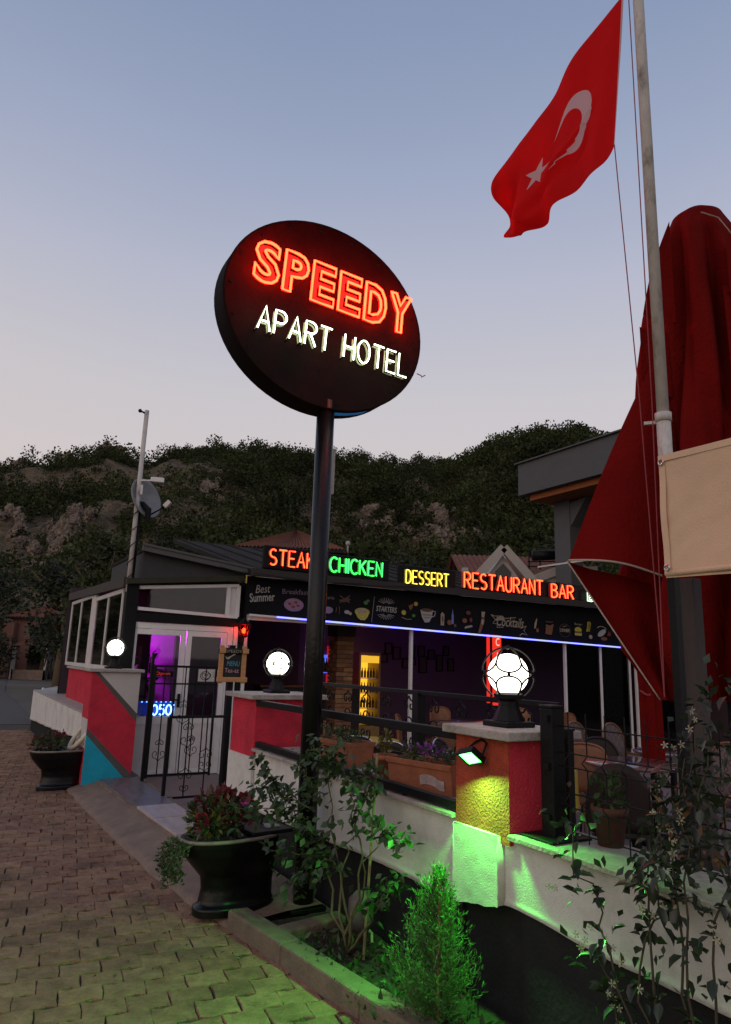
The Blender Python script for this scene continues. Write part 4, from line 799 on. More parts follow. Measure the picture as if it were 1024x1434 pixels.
# ================================================================== CLOSED PARASOL, FABRIC PANEL, POSTS
REDC = mat('dark_red_canvas', (.145, .006, .005), .9, .15, 3, .5, 45, trans=.06, spec=.05)
um = thing('parasol', 'big closed dark red parasol with a loose hanging corner, at the right edge', 'parasol', (1.33, -.6, .02))
PROF = [(4.42, .01), (4.41, .08), (4.36, .145), (4.22, .20), (3.95, .245), (3.6, .275), (3.1, .315), (2.6, .37), (2.1, .42), (1.7, .40), (1.45, .30)]
def umb(i, j):
    k = j*(len(PROF)-1); q = min(int(k), len(PROF)-2); f_ = k-q; z = PROF[q][0]*(1-f_)+PROF[q+1][0]*f_; r_ = PROF[q][1]*(1-f_)+PROF[q+1][1]*f_
    a = 2*PI*i; pl = min(1, max(0, (4.36-z)*1.6)); w_ = abs(math.sin(a*4+.9*math.sin(z*1.3)+.5))**.7
    r_ *= 1+pl*(.78*(w_-.62)+.10*math.sin(a*11+z*3)+.05*math.sin(a*23+5*mnoise.noise(Vector((a, z, 1))))); return (1.33+r_*math.cos(a), -.6+r_*math.sin(a), z-.05*pl*mnoise.noise(Vector((a*2, z, 0))))
b = MB(); b.grid(umb, 128, 60, True); part('canopy', b, REDC, um, smooth=True)
def lerp3(p, q, f_): return Vector(p)*(1-f_)+Vector(q)*f_
A_, B_, C_, D_ = (.965, -.575, 3.46), (.46, -.29, 2.17), (.90, -.545, 2.10), (.87, -.52, 1.46)
def flap(i, j):
    L_ = lerp3(A_, B_, j)+Vector((-.02, .012, 0))*math.sin(PI*j); R_ = lerp3((1.03, -.55, 3.5), (1.02, -.60, 2.05), j); p = lerp3(L_, R_, i)
    return p+Vector((.5, .866, 0))*(-.10*math.sin(PI*i)*j-.03*math.sin(7*i)*j)+Vector((0, 0, .025*math.sin(PI*i)*j))
b = MB(); b.grid(flap, 24, 40); part('canopy_corner', b, REDC, um, smooth=True)
HEM = mat('pale_piping', (.42, .33, .27), .8, .1, 20)
b = MB(); b.tube([flap(i/24, 1.) for i in range(25)], .0055, 6); part('piping', b, HEM, um, smooth=True)
def flap2(i, j):
    p = lerp3(lerp3(B_, D_, j)+Vector((.05, -.03, -.10))*math.sin(PI*j)*-.35, lerp3((1.02, -.55, 2.05), (1.0, -.52, 1.46), j), i); return p+Vector((.5, .866, 0))*(.03+.06*math.sin(PI*i)*(1-j)+.02*math.sin(9*i+2*j))
b = MB(); b.grid(flap2, 16, 24); part('canopy_underside', b, REDC, um, smooth=True)
b = MB(); b.tube([flap2(0, j/20) for j in range(21)], .0045, 6); part('piping', b, HEM, um, smooth=True)
b = MB(); b.grid(lambda i, j: (.875+.17*i, -.52-.09*i+.03*math.sin(PI*i), 3.62+.62*j*i+.03*i*(1-j)-.07*i*(1-j)), 10, 12); part('vent_flap', b, REDC, um, smooth=True)
b = MB(); b.grid(lambda i, j: (.865+.14*i, -.50-.08*i+.01*math.sin(6*i), 3.15+.40*j-.03*i), 8, 8); part('canopy_fold', b, REDC, um, smooth=True)
b = MB(); b.grid(lambda i, j: (1.11+.075*math.cos(-1.2+2.6*i*1.0)+.05*(1-j), -.88-.05*math.sin(PI*i)-.01*j+.03*i, 2.2+1.52*j), 12, 24); part('canopy_fold', b, REDC, um, smooth=True)
b = MB(); b.grid(lambda i, j: (1.12+.13*math.cos(-1.6+3.2*i), -.90-.10*math.sin(PI*i)*(.6+.4*(1-j)), 3.66+.36*j-.05*math.sin(PI*i)*(1-j)), 14, 8); part('vent_flap', b, REDC, um, smooth=True)
b = MB(); b.tube([(1.10, -.78, 4.22), (1.20, -.82, 4.20), (1.27, -.86, 4.08), (1.29, -.90, 3.9)], .004, 5); part('piping', b, HEM, um)
b = MB(); b.tube([(1.42, -.85, 4.02), (1.50, -.82, 4.16), (1.56, -.74, 4.22)], .004, 5); part('piping', b, HEM, um)
b = MB(); b.tube([(1.33, -.6, .02), (1.33, -.6, 4.3)], .03, 12); part('pole', b, IRON, um)
b = MB(); b.box(1.0, 1.66, -.95, -.3, .021, .08); part('base_plate', b, IRON, um, bevel=.01)
SX, SY = 3.72, 1.80
up_ = thing('parasol', 'slim closed dark red parasol tied with a cord, behind the rattan chairs', 'parasol', (SX, SY, .02))
b = MB(); b.grid(lambda i, j: ((lambda a, r_: (SX+r_*math.cos(a), SY+r_*math.sin(a), .75+1.75*j))(2*PI*i, (.075+.05*abs(j-.38)+.015*math.sin(3*j))*(1-.75*max(0, j-.8)*4.5)*(1+.17*math.sin(10*PI*i+2*j)+.06*math.sin(22*PI*i)))), 60, 24, True); part('canopy', b, REDC, up_, smooth=True)
b = MB(); b.tube([(SX+.092*math.cos(a), SY+.092*math.sin(a), 1.40+.02*math.sin(3*a)) for a in np.linspace(0, 2*PI, 24)], .011, 5); part('tie_cord', b, mat('red_cord', (.25, .04, .05)), up_)
b = MB(); b.tube([(SX, SY, .02), (SX, SY, 2.5)], .03, 12); part('pole', b, IRON, up_); b = MB(); b.lathe([(.25, 0.021), (.24, .06), (.05, .08)], 20, (SX, SY, 0)); part('foot', b, IRON, up_)
fpn = thing('fabric_panel', 'cream fabric panel stretched behind the flagpole foot at the right edge', 'panel', (.22, -1.04, 1.99))
CRM = mat('cream_canvas', (.68, .48, .33), .9, .10, 3, .5, 160, dirt=.35, ds=3, dcol=(.32, .22, .15), spec=.1)
b = MB(); b.grid(lambda i, j: (.235+.010*math.sin(9*i)*math.sin(PI*j)+.012*(1-j)*math.sin(4*i)+.007*mnoise.noise(Vector((i*14-j*5, j*4, 0)))*math.sin(PI*min(1, j+.1)), -1.045-1.6*i, 1.99+.53*j-.012*math.sin(PI*i)), 90, 30); part('cloth', b, CRM, fpn, smooth=True)
b = MB(); b.tube([(.237, -1.045-1.6*i/12, 2.008) for i in range(13)], .013, 8); part('hem', b, CRM, fpn, smooth=True)
b = MB(); b.beam((.26, -1.05, 2.50), (.26, -2.66, 2.50), .03, .03); part('rail', b, IRON, fpn)
b = MB(); b.grid(lambda i, j: (.2275+.006*math.sin(9*i), -1.043-1.6*i, 2.495+.028*j-.006*math.sin(PI*i)), 60, 2); part('top_seam', b, CRM, fpn)
b = MB(); b.grid(lambda i, j: (.2275+.004*math.sin(9*j), -1.043-.03*i, 2.0+.50*j), 2, 30); part('side_seam', b, CRM, fpn)
for z in (2.03, 2.49):
    for y_ in (-1.06, -1.62, -2.18): b = MB(); b.tube([(.222, y_+.011*math.cos(a), z+.011*math.sin(a)) for a in np.linspace(0, 2*PI, 13)[:-1]], .0035, 5, True); part('eyelet', b, CHROME, fpn)
wp = thing('wooden_post', 'square grey brown post under the cream fabric panel', 'post', (.55, -.95, .02))
b = MB(); b.box(.50, .56, -.985, -.905, .02, 2.02); part('shaft', b, mat('grey_wood', (.055, .043, .04), .8, .25, 8, .3, 40, stretch=(4, 4, .6)), wp, bevel=.006)
b = MB(); b.box(.49, .499, -.904, -.894, .02, 2.0); part('edge_strip', b, mat('brass_strip', (.25, .2, .09), .5), wp)
b = MB(); b.box(.47, .63, -1.05, -.87, .02, .05); part('foot', b, IRON, wp)


# ================================================================== RAILINGS, FENCE, GATE
def scroll(b, cx, cz, sz, y, axis=1, flip=1, r=.005, n=14):
    """a C scroll with curled ends in the plane of the railing"""
    for sg in (1, -1):
        q = [(cx, cz+flip*.0)]
        for k in range(n+1):
            a = k/n; ph = rad(-105+350*a); rr = sz*(.27-.19*a); q.append((cx+sg*(sz*.25+rr*math.cos(ph)), cz+flip*(sz*.52+rr*math.sin(ph)*1.15)))
        b.tube([(y, x, z) if axis else (x, y, z) for x, z in q], r, 5)
fr = thing('railing', 'black rail carried between the middle and the near lamp pillars', 'railing', (.02, 1.5, 1.2))
b = MB(); b.beam((.02, 2.87, 1.235), (.02, .08, 1.25), .04, .05); part('rail', b, IRON, fr, bevel=.004)
ir = thing('railing', 'wrought iron inner railing with curled scrolls behind the flower boxes', 'railing', (.66, 1.4, .87))
b = MB(); b.beam((.66, 3.3, 1.40), (.66, .0, 1.40), .03, .032); part('rail', b, IRON, ir, bevel=.003)
b = MB(); b.beam((.66, 3.3, .95), (.66, .0, .95), .025, .025); part('rail', b, IRON, ir)
for s_, wd in ((2.98, .07), (1.38, .07), (.02, .045)): b = MB(); b.box(.66-wd/2, .66+wd/2, s_-wd/2, s_+wd/2, .02, 1.40); part('post', b, IRON, ir)
for k in range(9):
    s_ = 2.75-k*.31
    if abs(s_-1.38) < .1: continue
    b = MB(); scroll(b, s_, .97, .15, .66, 1, 1, .006); part('scroll', b, IRON, ir, kind='stuff'); b = MB(); scroll(b, s_, 1.37, .13, .66, 1, -1, .006); part('scroll', b, IRON, ir, kind='stuff')
    b = MB(); b.tube([(.66, s_+.05*math.cos(a), 1.17+.05*math.sin(a)) for a in np.linspace(0, 2*PI, 15)[:-1]], .006, 5, True); part('ring', b, IRON, ir)
po = thing('fence_post', 'stout black fence post with base plate beside the near pillar', 'post', (.14, -.46, .856))
b = MB(); b.box(.10, .18, -.50, -.42, .862, 1.42); part('shaft', b, IRON, po, bevel=.006); b = MB(); b.box(.02, .26, -.57, -.36, .857, .868); part('base_plate', b, IRON, po, bevel=.003)
b = MB(); b.box(.098, .182, -.502, -.418, 1.42, 1.435); part('cap', b, IRON, po, bevel=.005)
for z in (.93, 1.15, 1.36): b = MB(); b.box(.085, .10, -.485, -.455, z, z+.03); part('clamp', b, IRON, po)
po2 = thing('fence_post', 'slimmer black post just behind the stout fence post', 'post', (.30, -.40, .856)); b = MB(); b.box(.28, .32, -.42, -.38, .86, 1.31); part('shaft', b, IRON, po2); b = MB(); b.box(.275, .325, -.425, -.375, 1.31, 1.32); part('cap', b, IRON, po2)
mf = thing('mesh_fence', 'black bent wire mesh fence on the right wall', 'fence', (.14, -1.5, .86))
VZ = [(.90, 0), (1.0, 0), (1.03, -.03), (1.06, 0), (1.17, 0), (1.20, -.03), (1.23, 0), (1.30, 0), (1.41, 0)]
for k in range(24):
    s_ = -.56-k*.105; b = MB(); b.tube([(.14+d, s_+random.uniform(-.002, .002), z-.03*(i == 0)*(k % 2)) for i, (z, d) in enumerate(VZ)], .0032, 5); part('vertical_wire', b, IRON, mf)
for z, d in ((.90, 0), (1.0, 0), (1.06, 0), (1.17, 0), (1.23, 0), (1.345, 0)):
    b = MB(); b.tube([(.143, -.5, z), (.143, -3.05, z)], .0034, 5); part('horizontal_wire', b, IRON, mf)
# gate: tall leaf swung inwards, low leaf in front, the two posts
def gate_leaf(label, x0, y_, x1, z0, z1, nb, mid, hearts, tilt=0., zl=None):
    g = thing('gate', label, 'gate', (x0, y_, z0), 'iron gate leaves')
    def P(x, z): return (x, y_+tilt*(x-x0), z)
    for a, c, wd in ((P(x0, z0), P(x0, z1), .035), (P(x1, z0), P(x1, z1), .025), (P(x0, z1), P(x1, z1), .028), (P(x0, z0+.03), P(x1, z0+.03), .022)): b = MB(); b.beam(a, c, wd, wd, (0, 0, 1) if abs(a[0]-c[0]) > .05 else (0, 1, 0)); part('frame_bar', b, IRON, g)
    if mid: b = MB(); b.beam(P(x0, mid), P(x1, mid), .02, .02); part('frame_bar', b, IRON, g)
    for k in range(1, nb): x = x0+(x1-x0)*k/nb; b = MB(); b.beam(P(x, z0+.03), P(x, z1), .012, .012, (0, 1, 0)); part('bar', b, IRON, g)
    for x, z, sz, f_ in hearts: b = MB(); scroll(b, x, z, sz, y_-.012+tilt*(x-x0), 0, f_, .0045); part('scroll', b, IRON, g, kind='stuff')
    return g
gate_leaf('tall iron gate leaf with scrolls swung open before the white door', -.10, 5.98, .68, .17, 1.48, 6, 1.27, [(.03, .36, .16, 1), (.03, .62, .10, -1), (.42, .40, .16, 1), (.42, .66, .10, -1), (.29, .78, .16, 1), (.29, 1.08, .13, -1), (.55, 1.32, .12, 1)])
gate_leaf('low iron gate leaf with scrolls in front of the tall leaf', -.14, 5.0, .52, .08, .95, 3, 0, [(.08, .16, .10, 1), (.08, .42, .16, -1), (.08, .62, .16, 1), (.08, .90, .12, -1), (.30, .36, .15, 1), (.30, .62, .15, -1)], .05)
for t_, s_, z1, wd, lab in ((-.13, 6.0, 1.62, .036, 'black gate post beside the striped pillar'), (.545, 5.08, 1.74, .07, 'black gate post carrying the pine framed chalkboard')):
    r = thing('gate_post', lab, 'post', (t_, s_, .02)); b = MB(); b.box(t_-wd/2, t_+wd/2, s_-wd/2, s_+wd/2, .02, z1); part('shaft', b, IRON, r, bevel=.004); b = MB(); b.box(t_-wd/2-.004, t_+wd/2+.004, s_-wd/2-.004, s_+wd/2+.004, z1, z1+.012); part('cap', b, IRON, r)

# ================================================================== FURNITURE ON THE TERRACE
RATT = mat('brown_rattan', (.020, .009, .007), .6, .4, 60, .6, 160); WCH = mat('chair_wood', (.22, .085, .035), .5, .3, 12, .2, 40); FABP = None
def pattern_mat():
    m = mat('patterned_cloth', (.16, .13, .12), .85, .1, 10); n, l = m.node_tree.nodes, m.node_tree.links; p = n['Principled BSDF']
    t = n.new('ShaderNodeTexCoord'); mp = n.new('ShaderNodeMapping'); mp.inputs['Scale'].default_value = (11, 11, 8); mp.inputs['Rotation'].default_value = (0, 0, 0); l.new(t.outputs['Object'], mp.inputs[0])
    def wv(rot):
        mq = n.new('ShaderNodeMapping'); mq.inputs['Rotation'].default_value = (0, rot, 0); l.new(mp.outputs[0], mq.inputs[0]); w_ = n.new('ShaderNodeTexWave'); w_.inputs['Scale'].default_value = .5; w_.inputs['Distortion'].default_value = 0; l.new(mq.outputs[0], w_.inputs['Vector']); return w_.outputs['Fac']
    mm = n.new('ShaderNodeMath'); mm.operation = 'MULTIPLY'; l.new(wv(rad(45)), mm.inputs[0]); l.new(wv(rad(-45)), mm.inputs[1])
    cr = n.new('ShaderNodeValToRGB'); cr.color_ramp.interpolation = 'CONSTANT'; l.new(mm.outputs[0], cr.inputs[0]); e = cr.color_ramp.elements; e[0].color = (.15, .115, .11, 1); e[1].position = .3; e[1].color = (.05, .03, .035, 1); q = e.new(.6); q.color = (.15, .115, .11, 1)
    l.new(cr.outputs[0], p.inputs['Base Color']); return m
PATT = pattern_mat()
def chair(kind, label, t_, s_, rot, z=.02):
    bm_, fm, back = {'rattan': (RATT, RATT, .92), 'chrome': (RATT, CHROME, .88), 'wood': (WCH, WCH, .90), 'pattern': (PATT, WCH, 1.0)}[kind]
    r = thing('chair', label, 'chair', (t_, s_, z), 'chairs on the terrace', rot=rot)
    ORG[r.name] = (0, 0, 0)
    b = MB(); b.slab([(.23*math.cos(a)*(1 if abs(math.sin(a)) < .9 else .95), .22*math.sin(a)) for a in np.linspace(0, 2*PI, 18)[:-1]], .42, .455); part('seat', b, bm_, r, bevel=.01)
    bw = .22
    def bk(i, j): x = -1+2*i; top = math.sqrt(max(0, 1-abs(x)**2.6)); h_ = .46+(back-.46)*(j*(.35+.65*top) if kind != 'wood' else j*(.8+.2*top)); return (bw*x*(1-.1*(j < .1)), .20+.05*j-.05*x*x*(.4+.6*j), h_)
    b = MB(); b.grid(bk, 16, 8); o = part('backrest', b, bm_, r, smooth=True); sm = o.modifiers.new('solid', 'SOLIDIFY'); sm.thickness = .014
    b = MB(); b.tube([bk(0, j/4) for j in range(4)]+[bk(i/16, 1) for i in range(17)]+[bk(1, 1-j/4) for j in range(1, 5)], .011, 6); part('back_frame', b, fm, r, smooth=True)
    if kind in ('rattan', 'chrome', 'pattern'):
        for sg in (1, -1): b = MB(); b.tube([(sg*.215, .2, .68), (sg*.26, .08, .67), (sg*.265, -.1, .65), (sg*.235, -.2, .6), (sg*.20, -.19, .44)], .011, 6); part('armrest', b, fm, r, smooth=True)
    for x in (-1, 1):
        for y in (-1, 1): b = MB(); b.tube([(x*.18, y*.17, .43), (x*.21, y*.21, 0)], .012, 6); part('leg', b, fm, r, smooth=True)
    return r
def table(label, t_, s_, rad_, z=.02, cloth=None, h=.75):
    r = thing('table', label, 'table', (t_, s_, z), 'tables on the terrace'); ORG[r.name] = (0, 0, 0)
    b = MB(); b.lathe([(rad_-.01, h-.03), (rad_, h-.02), (rad_, h-.004), (rad_-.006, h)], 28); part('tabletop', b, cloth or mat('table_wood', (.16, .08, .07), .18, .25, 6, coat=.6), r, smooth=40)
    b = MB(); b.tube([(0, 0, .04), (0, 0, h-.03)], .035, 10); part('column', b, IRON, r); b = MB(); b.lathe([(.24, 0), (.23, .025), (.05, .04)], 20); part('foot', b, IRON, r)
    if cloth:
        b = MB(); b.grid(lambda i, j: ((lambda a, q: (q*math.cos(a), q*math.sin(a), h+.004-.30*j))(2*PI*i, (rad_+.012)*(1+.06*j*math.sin(2*PI*i*9)))), 90, 6, True); part('cloth_skirt', b, cloth, r, smooth=True)
    return r
YC = mat('yellow_cloth', (.48, .33, .045), .9, .1, 8)
table('dark glossy round table reflecting violet light beyond the mesh fence', 3.0, 1.45, .42, h=.80); table('round table behind the two patterned chairs', 4.55, 2.2, .4)
table('round table with a yellow cloth nearest the middle pillar', 1.75, 4.0, .38, cloth=YC); table('round table with a yellow cloth just left of the near pillar', 2.1, 1.75, .36, cloth=YC)
table('plain round table in front of the bar fridge', 4.7, 6.1, .42); table('plain round table under the facade post', 3.3, 3.4, .4)
for a in [('rattan', 'dark rattan chair seen from behind, largest beyond the mesh fence', 2.12, .86, 2.25), ('rattan', 'dark rattan chair left of the largest one beyond the mesh fence', 1.75, 1.45, 1.75), ('pattern', 'patterned back chair, left of the pair by the glass partition', 3.95, 2.75, .15), ('pattern', 'patterned back chair, right of the pair by the glass partition', 4.25, 2.5, .1),
          ('pattern', 'patterned chair right of the glossy table, beside the gathered parasol cloth', 3.4, .95, -1.6), ('rattan', 'dark rattan chair pushed to the far side of the glossy table', 3.3, 2.0, -.5), ('chrome', 'chrome edged chair between the two rattan chairs and the near pillar', 2.1, 2.15, 2.4), ('chrome', 'chrome edged chair beside the yellow table near the near pillar', 1.55, 2.0, 2.0), ('chrome', 'chrome edged chair right of the upright flowerpot', 2.0, 2.6, .5),
          ('wood', 'wooden chair with orange brown back, right of the inner railing post', 2.5, 2.3, -.4), ('wood', 'wooden chair with orange brown back, behind the left flower box', 1.55, 4.55, .2), ('chrome', 'chrome edged chair behind the left flower box, nearest the sign pole', 1.35, 3.45, 2.6), ('chrome', 'chrome edged chair left of the upright flowerpot', 1.5, 2.9, 2.2), ('wood', 'wooden chair behind the right flower box, turned to the street', 2.75, 1.9, -1.3), ('wood', 'wooden chair in front of the brick column', 3.3, 5.3, .9), ('wood', 'wooden chair right of the bar fridge', 6.2, 6.4, -.6), ('wood', 'wooden chair by the plain table below the facade post', 3.05, 3.95, .4), ('wood', 'wooden chair right of the plain table below the facade post', 3.75, 3.1, -1.2), ('wood', 'wooden chair left of the table before the bar fridge', 4.2, 6.2, 1.2), ('wood', 'wooden chair behind the table before the bar fridge', 4.9, 6.65, .1), ('chrome', 'chrome edged chair in front of the plain table', 2.75, 3.1, 2.6), ('wood', 'wooden chair far back beside the glass partition', 6.4, 5.2, .3)]: chair(*a)
nb = thing('napkin_holder', 'small green napkin box seen just over the near pillar cap', 'napkin holder', (2.0, 1.65, .775)); b = MB(); b.box(1.93, 2.07, 1.60, 1.70, .776, .90); part('box', b, mat('teal_plastic', (.02, .17, .13), .4), nb, bevel=.008); b = MB(); b.prism([(1.96, .90), (2.04, .90), (2.02, .94), (2.0, .96), (1.98, .93)], 1.645, 1.655); part('napkin', b, PW, nb)

# flower boxes and pots on the wall
def foliage(name, c, r3, n, size, m, parent, flat=False, kind='stuff', wid=.5):
    P = rng.normal(size=(n, 3)); P /= np.linalg.norm(P, axis=1, keepdims=True); P *= rng.uniform(.2, 1, (n, 1))**.6; D = P+np.array([0, 0, .5])+rng.normal(size=(n, 3))*.5
    og = np.array(ORG[parent.name]); return link(name, leaves_mesh(name, np.array(c)-og+P*np.array(r3), D, size*rng.uniform(.6, 1.3, n), m, wid), parent, kind)
FLV = mat('violet_petal', (.22, .05, .30), .6, .2, 20, island=.3, trans=.2); FLR = mat('red_petal', (.17, .014, .03), .6, .25, 20, island=.4, trans=.2); LEAFR = mat('bronze_leaf', (.085, .028, .02), .55, .3, 20, island=.5, trans=.15); LEAFY = mat('yellow_leaf', (.16, .14, .03), .55, .3, 20, island=.4, trans=.2)
def flower_box(label, t_, s_, ln_, rot, z=.868, w_=.21, h_=.17, sticker=False, flowers=None):
    r = thing('flower_box', label, 'flower box', (t_, s_, z), 'terracotta flower boxes on the wall', rot=rot); ORG[r.name] = (0, 0, 0)
    def ring(f_, zz): a, c = w_/2*f_, ln_/2*(.93+.07*f_); return [(x, y, zz) for x, y in ((-a, -c), (a, -c), (a, c), (-a, c))]
    lv = [ring(.78, 0), ring(.80, .012), ring(.95, h_-.03), ring(1.08, h_-.03), ring(1.1, h_), ring(.9, h_), ring(.86, h_-.05)]; vs = [p for q in lv for p in q]
    b = MB(); b.add(vs, [(3, 2, 1, 0)]+[(i*4+k, i*4+(k+1) % 4, (i+1)*4+(k+1) % 4, (i+1)*4+k) for i in range(6) for k in range(4)]+[(24, 25, 26, 27)]); part('tub', b, TERRA, r, bevel=.006)
    b = MB(); b.grid(lambda i, j: (-w_*.42+w_*.84*i, -ln_*.46+ln_*.92*j, h_-.03+.012*mnoise.noise(Vector((i*4, j*8, 0)))), 6, 12); part('soil', b, SOIL, r)
    for k in range(int(ln_/.1)): foliage('foliage', (random.uniform(-.04, .04), -ln_*.42+ln_*.84*(k+.5)/int(ln_/.1), h_+.03), (.07, .07, .05), 70, .03, LEAF, r)
    if flowers: foliage('flowers', (0, 0, h_+.06), (.07, ln_*.3, .025), 90, .022, flowers, r, wid=.9)
    if sticker: b = MB(); b.grid(lambda i, j: (-w_/2*(.83+.06*j)-.004, -ln_*.02-ln_*.38*i+.01*math.sin(9*i), .035+.055*j+.012*math.sin(5*i)), 10, 3); part('label_patch', b, mat('torn_label', (.34, .28, .27), .7, .4, 30), r)
flower_box('terracotta flower box with violet flowers beside the near pillar', .27, .70, .50, .25, sticker=True, flowers=FLV)
flower_box('terracotta flower box half hidden by the black sign pole', .30, 1.88, .56, .12, flowers=None)
def pot(label, t_, s_, z, r_, h_, plant):
    q = thing('flowerpot', label, 'flowerpot', (t_, s_, z), 'round terracotta pots'); ORG[q.name] = (0, 0, 0)
    tm = TERRA if r_ < .0755 and 'dark' not in label else mat('dark_terracotta', (.085, .03, .018), .8, .3, 10, .3, 60)
    b = MB(); b.lathe([(r_*.72, 0), (r_*.95, h_-.03), (r_*1.06, h_-.03), (r_*1.08, h_), (r_*.92, h_), (r_*.88, h_-.04)], 24); part('pot', b, tm, q, smooth=40); b = MB(); b.lathe([(r_*.87, h_-.035), (.001, h_-.02)], 20, cap=False); part('soil', b, SOIL, q); plant(q, h_); return q
pot('small round terracotta pot with an upright green plant, between the flower boxes', .21, 1.10, .868, .075, .155, lambda q, h_: (foliage('foliage', (0, 0, h_+.07), (.035, .035, .075), 120, .035, LEAFY, q)))
pot('dark terracotta pot with leafy plant behind the mesh fence', .27, -.665, .857, .075, .16, lambda q, h_: foliage('foliage', (0, 0, h_+.06), (.07, .07, .07), 120, .045, LEAF, q))

# ================================================================== INSIDE THE BAR
fg = thing('fridge', 'lit drinks fridge glowing amber inside the bar', 'fridge', (5.55, 10.6, .02))
for x0, x1, z0, z1 in ((5.28, 5.325, .02, 1.82), (5.775, 5.82, .02, 1.82), (5.325, 5.775, 1.76, 1.82), (5.325, 5.775, .02, .30)): b = MB(); b.box(x0, x1, 10.3, 10.8, z0, z1); part('panel', b, mat('fridge_steel', (.4, .28, .08), .5), fg)
b = MB(); b.box(5.325, 5.775, 10.78, 10.8, .30, 1.76); part('back_light', b, emit('amber_light', (1, .50, .03), 1.3), fg)
b = MB(); b.box(5.33, 5.77, 10.29, 10.30, 1.60, 1.75); part('header', b, emit('amber_header', (1, .55, .04), .9), fg)
BOT = mat('dark_bottle', (.03, .02, .01), .2)
for k in range(4):
    z = .36+k*.31; b = MB(); b.box(5.326, 5.774, 10.36, 10.77, z-.02, z-.005); part('shelf', b, CHROME, fg)
    for q in range(6): b = MB(); x = 5.37+.073*q; b.lathe([(.026, z), (.026, z+.12), (.011, z+.17), (.011, z+.21)], 8, (x, 10.45, 0)); part('bottle', b, BOT, fg)
br = thing('bar_counter', 'dark bar counter with blue lit bottle shelf behind it', 'bar', (4.4, 10.6, .02))
b = MB(); b.box(3.0, 5.2, 10.1, 10.5, .02, 1.08); part('counter', b, mat('dark_wood', (.04, .03, .025)), br); b = MB(); b.box(2.95, 5.15, 10.05, 10.55, 1.082, 1.12); part('top', b, WCH, br)
b = MB(); b.box(4.85, 5.18, 11.4, 11.48, 1.35, 1.75); part('back_panel', b, emit('blue_panel', (.08, .16, 1), 1.0), br)
for k in range(5): b = MB(); b.lathe([(.035, 1.37), (.035, 1.55), (.013, 1.62), (.013, 1.68)], 8, (4.88+.065*k, 11.3, 0)); part('bottle', b, BOT, br)
b = MB(); b.box(4.8, 5.2, 11.2, 11.4, 1.33, 1.348); part('shelf', b, WCH, br)
b = MB(); b.tube([(4.0, 9.2, 2.36), (5.5, 9.2, 2.33)], .015, 8)
single('light_tube', b, emit('violet_tube', (.62, .08, 1), 3.5), 'violet light tube high inside the bar, right of the sign pole', 'light tube', (4.7, 9.2, 2.35))
rb_ = thing('red_light_box', 'low red light box on the bar counter, under the blue bottles', 'light box', (4.98, 10.3, 1.12)); b = MB(); b.box(4.72, 5.02, 10.2, 10.3, 1.125, 1.22); part('face', b, emit('red_box_glow', (1, .03, .03), .8), rb_, bevel=.01)
rp_ = thing('wall_light', 'red lit wall light between the brick column and the fridge', 'panel', (5.1, 11.44, 1.3)); b = MB(); b.box(5.08, 5.5, 11.40, 11.44, .9, 1.95); part('face', b, emit('red_panel_glow', (1, .02, .04), .35), rp_)
rs = thing('vertical_sign', 'tall red lit vertical sign behind the near globe lamp', 'sign', (7.9, 9.0, 1.5))
b = MB(); b.box(7.70, 7.76, 8.98, 9.02, .85, 2.3); part('bar', b, emit('red_bar', (1, .03, .02), .9), rs); b = MB(); b.box(7.86, 8.08, 8.98, 9.02, .80, 2.3); part('box', b, emit('red_box', (1, .04, .02), .9), rs)
for k, ch in enumerate('CAFE'): flat_text(rs, ch, 7.92, 8.02, 2.05-.3*k, 2.22-.3*k, 8.97, emit('pale_letter', (1, .6, .5), 1.2))
for k, (x, z, w_, h_) in enumerate([(6.75, 1.95, .10, .13), (6.6, 1.72, .12, .10), (6.98, 1.85, .11, .15), (7.25, 1.62, .10, .12), (7.42, 1.9, .09, .16), (7.42, 1.66, .12, .08), (7.7, 1.92, .10, .13), (7.75, 1.6, .12, .2), (8.0, 1.85, .10, .12), (8.25, 1.65, .10, .2), (8.45, 1.95, .09, .12), (8.6, 1.62, .10, .16)]):
    pos = ['leftmost', 'second', 'third', 'fourth', 'fifth', 'rightmost'][[[6.6, 7.25, 7.42, 7.75, 8.25, 8.6], [6.75, 6.98, 7.42, 7.7, 8.0, 8.45]][z > 1.8].index(x)]
    r = thing('picture_frame', 'small dark picture frame on the back wall, %s of the %s row' % (pos, 'upper' if z > 1.8 else 'lower'), 'picture', (x, 11.48, z), 'picture frames on the back wall')
    for a in ((x-w_, x+w_, z+h_-.02, z+h_), (x-w_, x+w_, z-h_, z-h_+.02), (x-w_, x-w_+.02, z-h_+.02, z+h_-.02), (x+w_-.02, x+w_, z-h_+.02, z+h_-.02)): b = MB(); b.box(a[0], a[1], 11.46, 11.495, a[2], a[3]); part('frame_side', b, MATTBLACK, r)
    b = MB(); b.box(x-w_+.02, x+w_-.02, 11.475, 11.49, z-h_+.02, z+h_-.02); part('print', b, mat('dark_print', (.05, .04, .05), .4, .5, 30), r)
def ceil_lamp(label, t_, s_, z, e, col, glow, r_=.05):
    q = thing('ceiling_lamp', label, 'ceiling lamp', (t_, s_, z)); b = MB(); b.lathe([(r_+.015, z+.0), (r_+.015, z+.03)], 16, (t_, s_, 0)); part('housing', b, IRON, q); b = MB(); b.lathe([(r_, z-.012), (r_, z-.001)], 16, (t_, s_, 0)); part('lens', b, glow, q)
    if e: lamp('lamp_light', q, (t_, s_, z-.06), e, col, r_)
VG = emit('violet_glow', (.6, .08, 1), 4)
